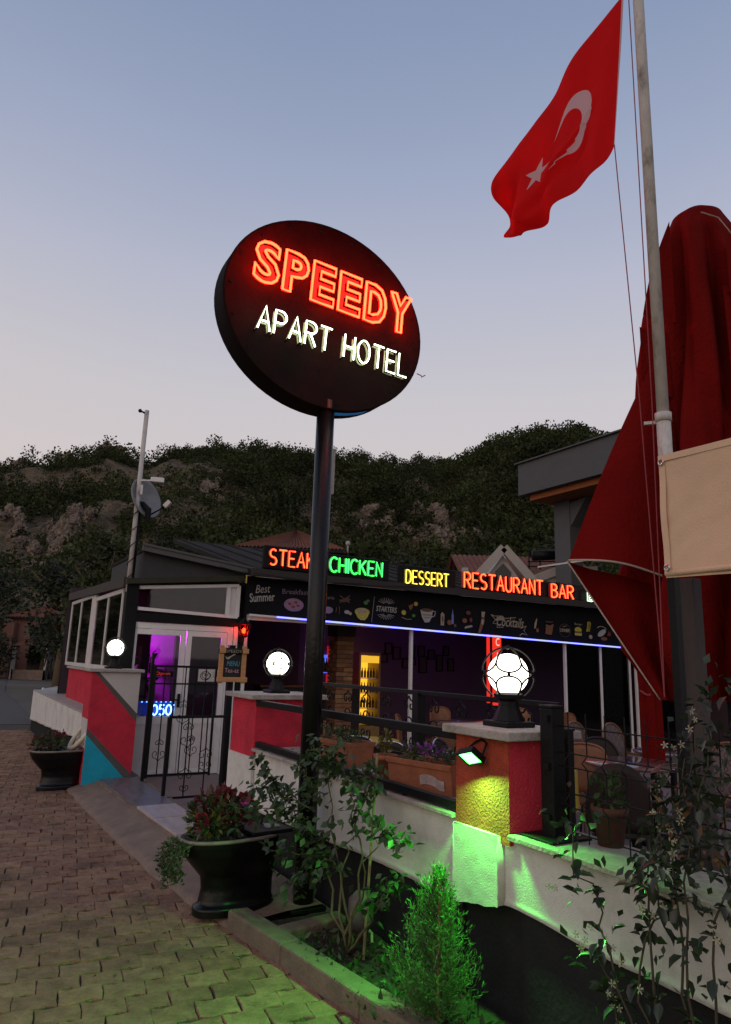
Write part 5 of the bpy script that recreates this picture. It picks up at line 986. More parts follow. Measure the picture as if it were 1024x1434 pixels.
ceil_lamp('violet ceiling lamp in the hall behind the door', .0, 9.1, 2.04, 75, (.85, .03, 1), VG); ceil_lamp('violet ceiling lamp over the bar counter', 5.0, 9.6, 2.60, 5, (.6, .08, 1), VG); ceil_lamp('violet ceiling lamp before the picture wall', 7.8, 10.2, 2.60, 2.6, (.35, .12, 1), VG)
ceil_lamp('dim red ceiling spot inside the bar, left one', 5.9, 8.6, 2.60, 0, None, emit('dim_red', (1, .12, .05), .6), .06); ceil_lamp('dim red ceiling spot inside the bar, right one', 7.2, 8.6, 2.60, 0, None, MATS['dim_red'], .06)
for lab, t_, s_, h_ in (('dark leafy houseplant in the violet lit hall, left one', .02, 8.7, 1.9), ('dark leafy houseplant in the violet lit hall, right one', .5, 9.2, 1.7)):
    q = thing('houseplant', lab, 'plant', (t_, s_, .02)); ORG[q.name] = (0, 0, 0); b = MB(); b.lathe([(.13, 0), (.17, .3), (.15, .3)], 16); part('pot', b, TERRA, q); b = MB(); b.tube([(0, 0, .28), (.02, .01, h_*.6), (0, 0, h_*.85)], .015, 6); part('stem', b, BARK, q); foliage('foliage', (0, 0, h_*.78), (.22, .22, .42), 90, .16, LEAF, q)

# ================================================================== MAST WITH DISH ON THE BUILDING CORNER
mm_ = thing('antenna_mast', 'thin white mast with satellite dish and camera on the roof corner at left', 'mast', (-.31, 7.05, 2.55))
b = MB(); b.tube([(-.31, 7.02, 2.45), (-.305, 7.02, 3.7), (-.30, 7.02, 5.08)], .032, 12); part('tube', b, POLEW, mm_, smooth=True)
b = MB(); b.beam((-.30, 7.02, 5.03), (-.40, 7.0, 5.05), .02, .02); b.sphere((-.40, 7.0, 5.05), .028, 8, 6); part('small_lamp', b, IRON, mm_)
b = MB(); b.tube([(-.25, 7.12, 2.6), (-.245, 7.12, 3.75)], .03, 10); part('rear_tube', b, IRON, mm_)
b = MB(); dn = Vector((.55, -.8, .25)).normalized(); da = dn.orthogonal().normalized(); db = dn.cross(da); dc = Vector((-.19, 7.14, 3.80))
b.grid(lambda i, j: tuple(dc+(da*math.cos(2*PI*i)+db*math.sin(2*PI*i))*(.30*j+.0005)+dn*(.07*j*j-.03)), 32, 8, True); o = part('dish', b, mat('dish_grey', (.22, .225, .23), .5, .15, 8, dirt=.5, ds=6, dcol=(.12, .07, .04)), mm_, smooth=True); sm = o.modifiers.new('solid', 'SOLIDIFY'); sm.thickness = .012
b = MB(); b.tube([dc-Vector((-.02, 0, .28)), dc+Vector((.22, -.10, -.14)), dc+Vector((.30, -.16, -.06))], .011, 6); part('dish_arm', b, IRON, mm_); b = MB(); b.beam(dc+Vector((.27, -.13, -.10)), dc+Vector((.33, -.17, -.02)), .06, .06); part('receiver', b, GREYPVC, mm_)
b = MB(); b.tube([(-.22, 7.1, 3.72), (-.15, 7.0, 3.62), (-.13, 7.0, 3.45)], [.04, .05, .03], 8); part('mount', b, IRON, mm_)
b = MB(); b.beam((-.30, 7.0, 4.03), (-.16, 6.96, 4.04), .02, .02); part('camera_arm', b, WHITEPVC, mm_); b = MB(); b.beam((-.16, 6.98, 4.06), (.02, 6.93, 4.06), .07, .07); part('camera', b, WHITEPVC, mm_, bevel=.01); b = MB(); b.box(-.29, -.26, 6.96, 6.99, 3.82, 3.96); part('junction_box', b, WHITEPVC, mm_)
b = MB(); b.tube([(-.31+.042*math.cos(a*9), 7.02+.042*math.sin(a*9), 2.5+a*.32) for a in np.linspace(0, 3.6, 70)], .006, 4); part('cable', b, IRON, mm_)
for k, (a, c, dz) in enumerate((((1.36, 6.66, 2.83), (4.2, 6.64, 2.86), .05), ((1.36, 6.66, 2.80), (3.2, 6.64, 2.83), .03), ((.9, 6.8, 2.9), (2.0, 6.62, 2.78), .06))):
    b = MB(); b.tube([Vector(a).lerp(Vector(c), i/14)-Vector((0, 0, dz*4*(i/14)*(1-i/14))) for i in range(15)], .005, 4); single('cable', b, IRON, ['slack dark cable along the roof edge, longest one', 'slack dark cable along the roof edge, under the longest', 'slack dark cable over the door corner of the roof'][k], 'cable', tuple(a))

# ================================================================== TOILETS USED AS PLANTERS
def toilet(label, t_, s_, z, rot, seat, plants):
    r = thing('toilet_planter', label, 'planter', (t_, s_, z), 'black toilets used as planters', rot=rot); ORG[r.name] = (0, 0, 0)
    LV = [(0, -.235, .31, .145), (.045, -.235, .31, .145), (.065, -.205, .30, .12), (.15, -.19, .30, .105), (.22, -.20, .31, .115), (.29, -.265, .31, .155), (.36, -.325, .315, .182), (.415, -.35, .32, .19), (.44, -.352, .32, .192), (.452, -.345, .32, .188), (.45, -.31, .05, .155), (.40, -.285, .03, .14)]
    def bowl(i, j):
        k = j*(len(LV)-1); q = min(int(k), len(LV)-2); f_ = k-q; z_, xf, xb, wd = [LV[q][m_]*(1-f_)+LV[q+1][m_]*f_ for m_ in range(4)]; a = 2*PI*i; cx = (xf+xb)/2; hx = (xb-xf)/2
        c, s = math.cos(a), math.sin(a); e = .72 if c > 0 else .95
        return (cx+hx*math.copysign(abs(c)**e, c), wd*math.copysign(abs(s)**.85, s), z_)
    b = MB(); b.grid(bowl, 56, 44, True); part('bowl', b, CERAM, r, smooth=True)
    b = MB(); b.tube([bowl(i/48, 8.6/11) for i in range(48)], .012, 6, True); part('rim', b, mat('worn_rim', (.20, .17, .15), .5, .5, 12), r, smooth=True)
    b = MB(); b.lathe([(.15, 0), (.001, .02)], 16, (-.13, 0, .425), cap=False); part('soil', b, SOIL, r)
    if seat:
        P = [(.05+.17*math.sin(0)*0+.30*(1-math.cos(a))*.42+.05, .17*math.sin(a), .46+.36*(.5-.5*math.cos(a))) for a in np.linspace(0, 2*PI, 36)[:-1]]
        b = MB(); b.tube([(x, y, z_) for x, y, z_ in P], .026, 8, True); part('seat', b, CREAM, r, smooth=True)
        b = MB(); b.tube([(x+.06, y*1.05, z_+.01) for x, y, z_ in P], .014, 8, True); part('lid', b, CREAM, r, smooth=True)
    else:
        b = MB(); b.box(.06, .36, -.17, .17, .455, .48); part('lid', b, IRON, r, bevel=.008); b = MB(); b.box(.20, .30, -.10, .0, .481, .489); part('white_tile', b, PW, r)
    plants(r); return r
def plants_a(r):
    foliage('foliage', (-.13, 0, .56), (.20, .17, .13), 330, .06, LEAF, r); foliage('bronze_foliage', (-.10, 0, .60), (.17, .16, .12), 200, .055, LEAFR, r); foliage('yellow_leaves', (-.2, -.03, .55), (.12, .14, .08), 60, .055, LEAFY, r)
    for x, y, z in ((-.08, -.02, .70), (.03, -.08, .66), (.0, .05, .64), (-.2, .08, .62), (-.24, -.06, .55), (.06, -.12, .58)): foliage('flower', (x, y, z), (.045, .045, .04), 40, .042, FLR, r, wid=.9)
    for k in range(9):
        y = -.12+.03*k; b = MB(); P = [(-.28, y*.8, .45), (-.38, y, .42), (-.41-.02*random.random(), y*1.1, .33), (-.40, y*1.1+.02, .20+.1*random.random())]; b.tube(P, .003, 4); part('trailing_stem', b, GREENSTEM, r)
        for p in P[1:]+[Vector(P[1]).lerp(Vector(P[2]), .5), Vector(P[2]).lerp(Vector(P[3]), .5)]: foliage('foliage', p, (.035, .03, .04), 16, .028, LEAF, r)
toilet('black toilet used as planter with red flowers and trailing leaves, near the sign pole', -.575, 1.70, .035, .12, False, plants_a)
def plants_b(r): foliage('foliage', (-.14, 0, .53), (.19, .16, .09), 160, .065, LEAF, r); foliage('bronze_foliage', (-.20, 0, .53), (.17, .16, .09), 130, .06, LEAFR, r); foliage('flower', (-.05, -.02, .62), (.08, .08, .05), 50, .05, FLR, r)
toilet('black toilet used as planter with raised cream seat, by the striped pillar', -.98, 6.62, .0, .1, True, plants_b)

# ================================================================== PLANTS IN THE BED
ONE_LEAF = {}
def one_leaf(nm, ln_, wd, m):
    if nm not in ONE_LEAF:
        b = MB(); b.add([(0, 0, 0), (ln_*.3, wd*.42, .006), (ln_*.65, wd*.38, .004), (ln_, 0, -.012), (ln_*.65, -wd*.38, .004), (ln_*.3, -wd*.42, .006), (ln_*.3, 0, -.004), (ln_*.65, 0, -.006)], [(0, 6, 1), (1, 6, 7, 2), (2, 7, 3), (0, 5, 6), (5, 4, 7, 6), (4, 3, 7)]); ONE_LEAF[nm] = b.mesh(nm, m, smooth=True)
    return ONE_LEAF[nm]
def put_leaf(nm, me, parent, p, d, sc):
    o = bpy.data.objects.new(nm, me); COL.objects.link(o); o.parent = parent; og = ORG[parent.name]
    q = Vector(d).to_track_quat('X', 'Z'); o.rotation_mode = 'QUATERNION'; o.rotation_quaternion = q @ Vector((1, 0, 0)).rotation_difference(Vector((1, 0, 0))) ; o.location = (p[0]-og[0], p[1]-og[1], p[2]-og[2]); o.scale = (sc, sc, sc); return o
def wander(p, q, n, j):
    p, q = Vector(p), Vector(q); return [p.lerp(q, i/n)+Vector((random.gauss(0, j), random.gauss(0, j), random.gauss(0, j)*.5))*math.sin(PI*i/n) for i in range(n+1)]
bg_ = thing('bougainvillea', 'straggly bougainvillea bush growing round the foot of the sign pole', 'shrub', (-.24, .70, .04))
stems = []
base = (-.24, .72, .05)
for q in [((-.27, .78, .45), (-.22, .72, .70)), ((-.22, .60, .42), (-.21, .55, .76)), ((-.30, .92, .5), (-.36, 1.30, .74)), ((-.25, .85, .48), (-.24, 1.05, .95)), ((-.20, .66, .55), (-.26, .80, .98)), ((-.24, .52, .25), (-.22, .42, .42))]:
    P = wander(base, q[0], 5, .02)+wander(q[0], q[1], 5, .02)[1:]; stems.append(P); b = MB(); b.tube(P, [.0095-.0007*i for i in range(len(P))], 6); part('stem', b, GREENSTEM, bg_, smooth=True)
b = MB(); b.tube([(-.20, .62, .05), (-.16, .60, 1.10)], .008, 6); part('cane', b, mat('bamboo', (.22, .17, .09), .6, .3, 20), bg_)
twigs = []
for a, c in [((-.36, 1.30, .74), (-.46, 1.58, .94)), ((-.30, 1.1, .72), (-.52, 1.45, .82)), ((-.26, .8, .98), (-.38, 1.0, 1.12)), ((-.24, 1.05, .95), (-.28, .86, 1.10)), ((-.3, .95, .5), (-.50, 1.25, .48)), ((-.35, 1.2, .7), (-.62, 1.5, .68)), ((-.22, .55, .76), (-.16, .28, .70)), ((-.24, .7, .7), (-.2, .60, .95)), ((-.3, .9, .45), (-.42, 1.15, .30)), ((-.27, .78, .45), (-.36, .95, .55)), ((-.26, .8, .9), (-.18, .55, 1.02)), ((-.22, .5, .35), (-.16, .36, .48)), ((-.28, .9, .62), (-.42, 1.1, .66)), ((-.3, 1., .8), (-.36, 1.16, .98))]:
    P = wander(a, c, 6, .015); twigs.append(P); b = MB(); b.tube(P, [.005-.0005*i for i in range(7)], 5); part('twig', b, GREENSTEM, bg_, smooth=True)
lf = one_leaf('leaf', .062, .042, LEAFO); cnt = 0; extraP, extraD = [], []
for P in twigs*2+[s[5:] for s in stems[2:5]]+twigs:
    for p in P[1:]:
        for k in range(4):
            pp = Vector(p)+Vector((random.gauss(0, .035), random.gauss(0, .05), random.gauss(0, .035))); d = Vector((random.gauss(-.3, .7), random.gauss(0, .7), random.gauss(-.45, .5)))
            if cnt < 290 and random.random() < .6: put_leaf('leaf', lf, bg_, pp, d, random.uniform(.7, 1.25)); cnt += 1
            else: extraP.append(pp-Vector(ORG[bg_.name])); extraD.append(d)
link('foliage', leaves_mesh('foliage', [tuple(p) for p in extraP], [tuple(p) for p in extraD], rng.uniform(.035, .07, len(extraP)), LEAF, .62), bg_, 'stuff')
BRACT = mat('magenta_bract', (.42, .03, .25), .6, .2, 20, trans=.2)
for p in ((-.21, .60, .97), (-.60, 1.46, .70)):
    b = MB()
    for k in range(6): a = k*PI/3; d = Vector((math.cos(a), math.sin(a), .6)); s_ = d.cross(Vector((0, 0, 1))).normalized()*.013; q = Vector(p); b.add([q, q+d*.018+s_, q+d*.034, q+d*.018-s_], [(0, 1, 2, 3)])
    part('flower', b, BRACT, bg_)

cf = thing('conifer', 'young bright green conifer tied to a cane, lit green at its tip', 'conifer', (-.27, -.15, .03))
b = MB(); b.tube([(-.27, -.15, .03), (-.268, -.15, .4), (-.265, -.15, .66)], [.012, .009, .004], 8); part('trunk', b, BARK, cf, smooth=True)
b = MB(); b.tube([(-.292, -.175, .0), (-.287, -.172, .66)], .0065, 6); part('cane', b, mat('red_cane', (.20, .085, .04), .7, .25, 20), cf)
b = MB(); b.tube([(-.30+.02*math.cos(a), -.18+.02*math.sin(a), .36+.01*a) for a in np.linspace(0, 6, 16)]+[(-.33, -.20, .33), (-.35, -.22, .32)], .0025, 4); part('tie_string', b, HEM, cf)
NP, ND, NS = [], [], []
for k in range(300):
    h_ = random.random()**.9; z0 = .03+.62*h_; a = random.uniform(0, 2*PI); L_ = (.31*(1-h_)**1.0+.03)*random.uniform(.5, 1.12)*(.55+.45*min(1, h_*5+.3)); d = Vector((math.cos(a), math.sin(a), 0)); upw = .55+.6*h_
    if d.x > 0: L_ *= .78
    nseg = max(4, int(L_/.017))
    for i in range(nseg+1):
        f_ = i/nseg; p = Vector((-.268, -.15, z0))+d*L_*f_*(1-.15*f_)+Vector((0, 0, L_*upw*f_*f_*.9+.02*f_)); tg = (d*(1-.3*f_)+Vector((0, 0, upw*1.6*f_+.1))).normalized()
        for q in range(4 if f_ > .25 else 2):
            NP.append(tuple(p+Vector((random.gauss(0, .006), random.gauss(0, .006), random.gauss(0, .006))))); ND.append(tuple(tg+Vector((random.gauss(0, .5), random.gauss(0, .5), random.gauss(.1, .45))))); NS.append(random.uniform(.014, .032))
og = np.array(ORG[cf.name]); link('foliage', leaves_mesh('foliage', np.array(NP)-og, ND, np.array(NS), mat('conifer_green', (.075, .165, .04), .6, .3, 9, island=.45, trans=.3), .21), cf, 'stuff')
print('conifer needles', len(NP))

jm = thing('jasmine', 'flowering jasmine climber with white star flowers at the right edge', 'climber', (-.14, -1.30, .03))
jl = one_leaf('jasmine_leaf', .052, .032, mat('jasmine_leaf_green', (.022, .035, .016), .35, .3, 20, objr=.5, trans=.12)); JS = mat('jasmine_stem', (.05, .04, .025), .8, .3, 30)
jst = []
for a, m_, c in [((-.16, -1.18, .03), (-.13, -1.12, .6), (-.05, -1.20, 1.25)), ((-.15, -1.28, .03), (-.12, -1.30, .7), (-.03, -1.32, 1.45)), ((-.14, -1.36, .03), (-.10, -1.38, .7), (.02, -1.36, 1.55)), ((-.17, -1.24, .03), (-.14, -1.0, .62), (-.13, -.78, 1.02)), ((-.14, -1.42, .03), (-.08, -1.45, .8), (.05, -1.45, 1.62)), ((-.16, -1.2, .03), (-.15, -1.02, .45), (-.17, -.96, .62)), ((-.15, -1.22, .03), (-.12, -1.16, .8), (-.02, -1.14, 1.08)), ((-.15, -1.33, .03), (-.10, -1.26, .85), (.0, -1.25, 1.3))]:
    P = wander(a, m_, 6, .02)+wander(m_, c, 7, .025)[1:]; jst.append(P); b = MB(); b.tube(P, [.0062-.00032*i for i in range(len(P))], 6); part('stem', b, JS, jm, smooth=True)
cnt = 0; fl_pts = []
for P in jst:
    for i in range(3, len(P)):
        dense = 5 if P[i].z > .75 else 2
        for k in range(dense):
            p = P[i].lerp(P[i-1], random.random())+Vector((random.gauss(0, .03), random.gauss(0, .035), random.gauss(0, .03)))
            if cnt < 290: put_leaf('leaf', jl, jm, p, (random.gauss(-.4, .6), random.gauss(0, .7), random.gauss(-.2, .5)), random.uniform(.7, 1.3)); cnt += 1
        if random.random() < .34: fl_pts.append(P[i]+Vector((-.02+random.gauss(0, .02), random.gauss(0, .03), random.gauss(0, .03))))
ex = []
for P in jst:
    for i in range(5, len(P)):
        for k in range(7 if P[i].z > .85 else 2): ex.append(P[i]+Vector((random.gauss(.02, .04), random.gauss(-.02, .05), random.gauss(.02, .05)))-Vector(ORG[jm.name]))
link('foliage', leaves_mesh('foliage', [tuple(p) for p in ex], rng.normal(size=(len(ex), 3)), rng.uniform(.03, .055, len(ex)), mat('jasmine_foliage', (.018, .030, .013), .4, .3, 20, island=.5, trans=.12), .6), jm, 'stuff')
jt = []
for p in [Vector((-.15, -1.14, .53)), Vector((-.16, -1.02, .62)), Vector((-.16, -.97, .66)), Vector((-.1, -1.25, 1.0)), Vector((-.08, -1.22, 1.05)), Vector((-.17, -1.0, .47)), Vector((-.15, -1.28, .46)), Vector((-.05, -1.2, 1.22)), Vector((-.06, -1.27, 1.32)), Vector((-.04, -1.31, 1.42))]+fl_pts:
    for k in range(random.randint(1, 3)): jt.append(p+Vector((random.gauss(0, .018), random.gauss(0, .02), random.gauss(0, .016))))
b = MB()
for k in range(5):
    a = 2*PI*k/5; d = Vector((0, math.cos(a), math.sin(a))); s_ = Vector((0, -math.sin(a), math.cos(a)))*.0032; b.add([(0, 0, 0), d*.009+s_+Vector((-.002, 0, 0)), d*.0175+s_*1.3+Vector((.001, 0, 0)), d*.0185-s_*.6+Vector((.001, 0, 0)), d*.009-s_+Vector((-.002, 0, 0))], [(0, 1, 2, 3, 4)])
b.tube([(0, 0, 0), (.02, 0, -.004)], .0016, 5); fme = b.mesh('flower', mat('jasmine_white', (.34, .31, .22), .6, .15, 20, objr=.3, trans=.2)); 
for p in jt: put_leaf('flower', fme, jm, p, (random.gauss(1, .3), random.gauss(.4, .5), random.gauss(-.1, .4)), random.uniform(.6, .95))
b = MB()
for P in ((-.04, -1.23, 1.12), (.0, -1.28, 1.0)): foliage('yellow_leaves', P, (.05, .06, .06), 14, .045, mat('tan_leaf', (.20, .09, .03), .6, .3, 20, island=.4, trans=.2), jm, wid=.5)
# low weeds over the soil
n = 900; P = np.stack([rng.uniform(-.50, -.04, n), rng.uniform(-1.6, .98, n), rng.uniform(.05, .09, n)], 1); D = rng.normal(size=(n, 3)); D[:, 2] = np.abs(D[:, 2])*.9+.15
o = link('ground_cover', leaves_mesh('ground_cover', P, D, rng.uniform(.025, .07, n), LEAF, .4), kind='stuff'); place(o, (0, 0, 0))
n = 500; P = np.stack([rng.uniform(-.52, -.04, n), rng.uniform(-1.6, 1.0, n), rng.uniform(.052, .065, n)], 1); D = rng.normal(size=(n, 3)); D[:, 2] *= .15
o = link('leaf_litter', leaves_mesh('leaf_litter', P, D, rng.uniform(.015, .04, n), mat('dead_leaf', (.07, .05, .025), .8, .3, 20, island=.5), .6), kind='stuff'); place(o, (0, 0, 0))
n = 420; sP = rng.uniform(1.0, 8.5, n); P = np.stack([np.array([edge_t(q) for q in sP])-np.abs(rng.normal(size=n))*.55, sP, np.full(n, .006)], 1); D = rng.normal(size=(n, 3)); D[:, 2] *= .1
o = link('paving_litter', leaves_mesh('paving_litter', P, D, rng.uniform(.008, .028, n), MATS['dead_leaf'], .6), kind='stuff'); place(o, (0, 0, 0))
b = MB(); b.lathe([(.05, 0), (.075, .05), (.07, .16), (.03, .2)], 12); wb = thing('plastic_canister', 'pale upturned plastic canister on the soil behind the bougainvillea', 'canister', (-.12, .80, .13)); ORG[wb.name] = (0, 0, 0); part('body', b, mat('pale_plastic', (.12, .11, .10), .5, .15, 10), wb, smooth=40); b = MB(); b.tube([(.05, .02, .0), (.09, .02, -.04), (.08, 0, -.08)], .008, 6); part('hose', b, HEM, wb)

# ================================================================== BACKGROUND HOUSES, TREES, PERSON, CAR
def tiled(b, p00, p10, p01, p11, ribs, amp, rowsn=10):
    p00, p10, p01, p11 = map(Vector, (p00, p10, p01, p11)); nrm_ = (p10-p00).cross(p01-p00).normalized()
    if nrm_.z < 0: nrm_ = -nrm_
    def f(i, j): p = p00.lerp(p10, i).lerp(p01.lerp(p11, i), j); return p+nrm_*(amp*math.cos(2*PI*i*ribs)+amp*.8*((j*rowsn) % 1))
    b.grid(f, ribs*4, rowsn*2); return b
RTILE = mat('roof_tile', (.16, .055, .03), .85, .35, 3, .2, 20, dirt=.5, ds=1.5, dcol=(.07, .04, .03)); HW = mat('house_white', (.42, .38, .35), .9, .1, 2, dirt=.3, ds=1); HY = mat('house_yellow', (.38, .26, .07), .9, .1, 2, dirt=.3, ds=1); HP = mat('house_pink', (.20, .095, .075), .9, .12, 2, dirt=.3, ds=1); DKW = mat('dark_window', (.02, .02, .022), .2, .2)
def house_box(r, x0, x1, y0, y1, z, m): b = MB(); b.box(x0, x1, y0, y1, -.5, z); part('wall', b, m, r)
def hip(r, x0, x1, y0, y1, z0, z1, m, o=.4, ribs=14):
    x0 -= o; x1 += o; y0 -= o; y1 += o; cx0, cx1, cy = x0+(y1-y0)/2, x1-(y1-y0)/2, (y0+y1)/2
    if cx0 > cx1: cx0 = cx1 = (x0+x1)/2
    b = MB(); tiled(b, (x0, y0, z0), (x1, y0, z0), (cx0, cy, z1), (cx1, cy, z1), ribs*2, .03); tiled(b, (x1, y1, z0), (x0, y1, z0), (cx1, cy, z1), (cx0, cy, z1), ribs*2, .03); tiled(b, (x0, y1, z0), (x0, y0, z0), (cx0, cy, z1), (cx0, cy, z1), ribs, .03); tiled(b, (x1, y0, z0), (x1, y1, z0), (cx1, cy, z1), (cx1, cy, z1), ribs, .03)
    rf = part('roof', b, m, r); b = MB(); b.box(x0, x1, y0, y1, z0-.12, z0-.03); part('eaves', b, ROOFM, rf); return rf
def win(r, x, y, z, w_, h_, fm=HW):
    for a in ((x-w_, x+w_, z+h_, z+h_+.06), (x-w_, x+w_, z-h_-.06, z-h_), (x-w_-.06, x-w_, z-h_-.06, z+h_+.06), (x+w_, x+w_+.06, z-h_-.06, z+h_+.06)):
        pass
    b = MB(); b.prism([(x-w_-.07, z-h_-.07), (x+w_+.07, z-h_-.07), (x+w_+.07, z+h_+.07), (x-w_-.07, z+h_+.07)], y-.05, y+.02); f_ = part('window', b, fm, r); b = MB(); b.box(x-w_, x+w_, y-.06, y-.051, z-h_, z+h_); part('pane', b, DKW, f_)
h = thing('house', 'yellow walled house with hipped red tile roof behind the STEAK sign', 'house', (-2.6, 24, 0), frame='w'); house_box(h, -3.75, -1.0, 22.3, 25.5, 5.0, HY); hip(h, -3.75, -1.0, 22.3, 25.5, 5.10, 6.0, RTILE, .35); win(h, -2.9, 22.3, 3.6, .35, .5)
h = thing('house', 'grey gabled roof house with a white ball finial behind the CHICKEN sign', 'house', (.3, 24, 0), frame='w'); house_box(h, -1.0, 1.4, 23.2, 27, 4.2, HW)
b = MB(); tiled(b, (-1.5, 22.9, 4.35), (-.55, 22.9, 5.2), (-1.5, 27.2, 4.35), (-.55, 27.2, 5.2), 6, .02, 12); tiled(b, (1.6, 22.9, 4.1), (-.55, 22.9, 5.2), (1.6, 27.2, 4.1), (-.55, 27.2, 5.2), 12, .02, 12); part('roof', b, mat('grey_roof', (.075, .08, .08), .8, .25, 3), h); b = MB(); b.prism([(-1.0, 4.2), (1.4, 4.2), (-.5, 5.1)], 23.2, 23.3); part('gable', b, GABLE, h); b = MB(); b.tube([(-.55, 22.95, 5.15), (-.55, 22.95, 5.42)], .03, 6); b.sphere((-.55, 22.95, 5.46), .085, 10, 8); part('finial', b, HW, h)
h = thing('house', 'white house with small front gable and red tile roof behind the RESTAURANT sign', 'house', (5.6, 27, 0), frame='w'); house_box(h, 4.1, 8.4, 26, 32, 4.5, HW)
b = MB(); tiled(b, (3.6, 25.6, 4.72), (8.9, 25.6, 4.72), (3.6, 29, 6.15), (8.9, 29, 6.15), 26, .03, 14); tiled(b, (8.9, 32.4, 4.72), (3.6, 32.4, 4.72), (8.9, 29, 6.15), (3.6, 29, 6.15), 26, .03, 14); part('roof', b, RTILE, h)
b = MB(); b.prism([(4.25, 4.5), (5.75, 4.5), (5.0, 5.55)], 25.0, 26.4); g_ = part('front_gable', b, HW, h); b = MB(); b.beam((3.95, 24.8, 4.62), (5.0, 24.8, 5.80), .30, .16, (0, 1, 0)); part('gable_trim', b, HW, g_); b = MB(); b.beam((6.05, 24.8, 4.62), (5.0, 24.8, 5.80), .30, .16, (0, 1, 0)); part('gable_trim', b, HW, g_); b = MB(); b.prism([(4.72, 4.6), (5.28, 4.6), (5.28, 4.95), (5.0, 5.25), (4.72, 4.95)], 24.93, 24.99); part('opening', b, DKW, g_)
b = MB(); b.beam((6.1, 25.3, 4.72), (7.6, 25.1, 5.32), .3, .22, (0, 1, 0)); part('side_trim', b, HW, h); b = MB(); b.prism([(6.1, 4.4), (8.5, 4.4), (8.5, 5.3), (7.6, 5.25)], 25.25, 25.4); part('side_gable', b, HW, h); b = MB(); b.box(5.2, 5.42, 26.5, 26.75, 5.3, 5.95); part('chimney', b, HW, h); b = MB(); b.box(3.55, 3.75, 24.9, 25.2, 4.4, 5.05); part('chimney', b, HW, h)
wt = thing('water_heater', 'dark horizontal water tank on a roof frame by the grey concrete column', 'water tank', (6.6, 25.4, 5.4), frame='w')
b = MB(); b.tube([(6.15, 25.3, 5.62), (7.2, 25.3, 5.70)], .19, 16); part('tank', b, IRON, wt, smooth=40)
for x in (6.0, 6.4, 7.0): b = MB(); b.beam((x, 25.2, 5.1), (x, 25.2, 5.8 if x < 6.2 else 5.5), .04, .04); part('frame_leg', b, IRON, wt)
for z in (5.2, 5.38): b = MB(); b.beam((5.95, 25.2, z), (7.3, 25.2, z+.06), .04, .04); part('frame_rail', b, IRON, wt)
b = MB(); b.beam((7.12, 25.1, 5.5), (7.12, 25.1, 6.15), .03, .03); part('aerial', b, IRON, wt)
dd = thing('satellite_dish', 'small white satellite dish beside the dark water tank', 'satellite dish', (7.4, 25.0, 5.3), frame='w'); b = MB(); b.grid(lambda i, j: (7.38+.30*j*math.cos(2*PI*i)+.0005*math.cos(2*PI*i), 24.95+.06*j*j, 5.38+.34*j*math.sin(2*PI*i)), 24, 5, True); part('dish', b, HW, dd, smooth=True); b = MB(); b.beam((7.38, 25.02, 5.38), (7.38, 25.2, 4.9), .05, .05); part('mount', b, IRON, dd)
# grey concrete building
gb = thing('grey_building', 'grey concrete building with big flat roof overhang and orange soffit edge', 'building', (14, 14, 0))
GREYC = mat('grey_concrete', (.085, .086, .092), .85, .12, 3, .3, 30, dirt=.3, ds=.8, dcol=(.06, .06, .06))
b = MB(); b.box(14, 22, -2, 14.8, 7.42, 8.53); part('roof_parapet', b, GREYC, gb); b = MB(); b.box(13.9, 22.1, -2.1, 14.9, 8.535, 8.58); part('parapet_cap', b, TRIM, gb)
b = MB(); b.box(14.25, 21.8, -1.9, 14.5, 7.22, 7.415); part('soffit_band', b, mat('orange_paint', (.28, .075, .015), .7, .2, 4), gb)
for t_, s_ in ((15.4, 13.9), (15.4, 8), (15.4, 2)):
    b = MB(); b.box(t_-.28, t_+.28, s_-.35, s_+.35, -.1, 7.215); c_ = part('column', b, GREYC, gb); b = MB(); b.hexa([(t_-.25, s_-.35, 6.3), (t_+.25, s_-.35, 6.3), (t_+.25, s_-.36, 7.1), (t_-.25, s_-.36, 7.1), (t_-.25, s_-.355, 6.3), (t_+.25, s_-.355, 6.3), (t_+.25, s_-1.1, 7.21), (t_-.25, s_-1.1, 7.21)]); part('haunch', b, GREYC, c_)
b = MB(); b.box(17, 22, -2, 13.2, -.1, 7.21); part('wall', b, mat('dark_facade', (.03, .03, .032), .8, .2), gb); b = MB(); b.box(14.3, 22, -2, 14.4, 3.9, 4.1); part('floor_slab', b, GREYC, gb); b = MB(); b.box(14.35, 14.4, 0, 14.3, 4.9, 4.95); part('balcony_rail', b, GREYPVC, gb)
b = MB(); tiled(b, (15, 8.0, 8.6), (15, 11.4, 8.6), (18, 8.0, 9.9), (18, 11.4, 9.9), 14, .03); part('upper_roof', b, mat('grey_roof', (.075, .08, .08)), gb)
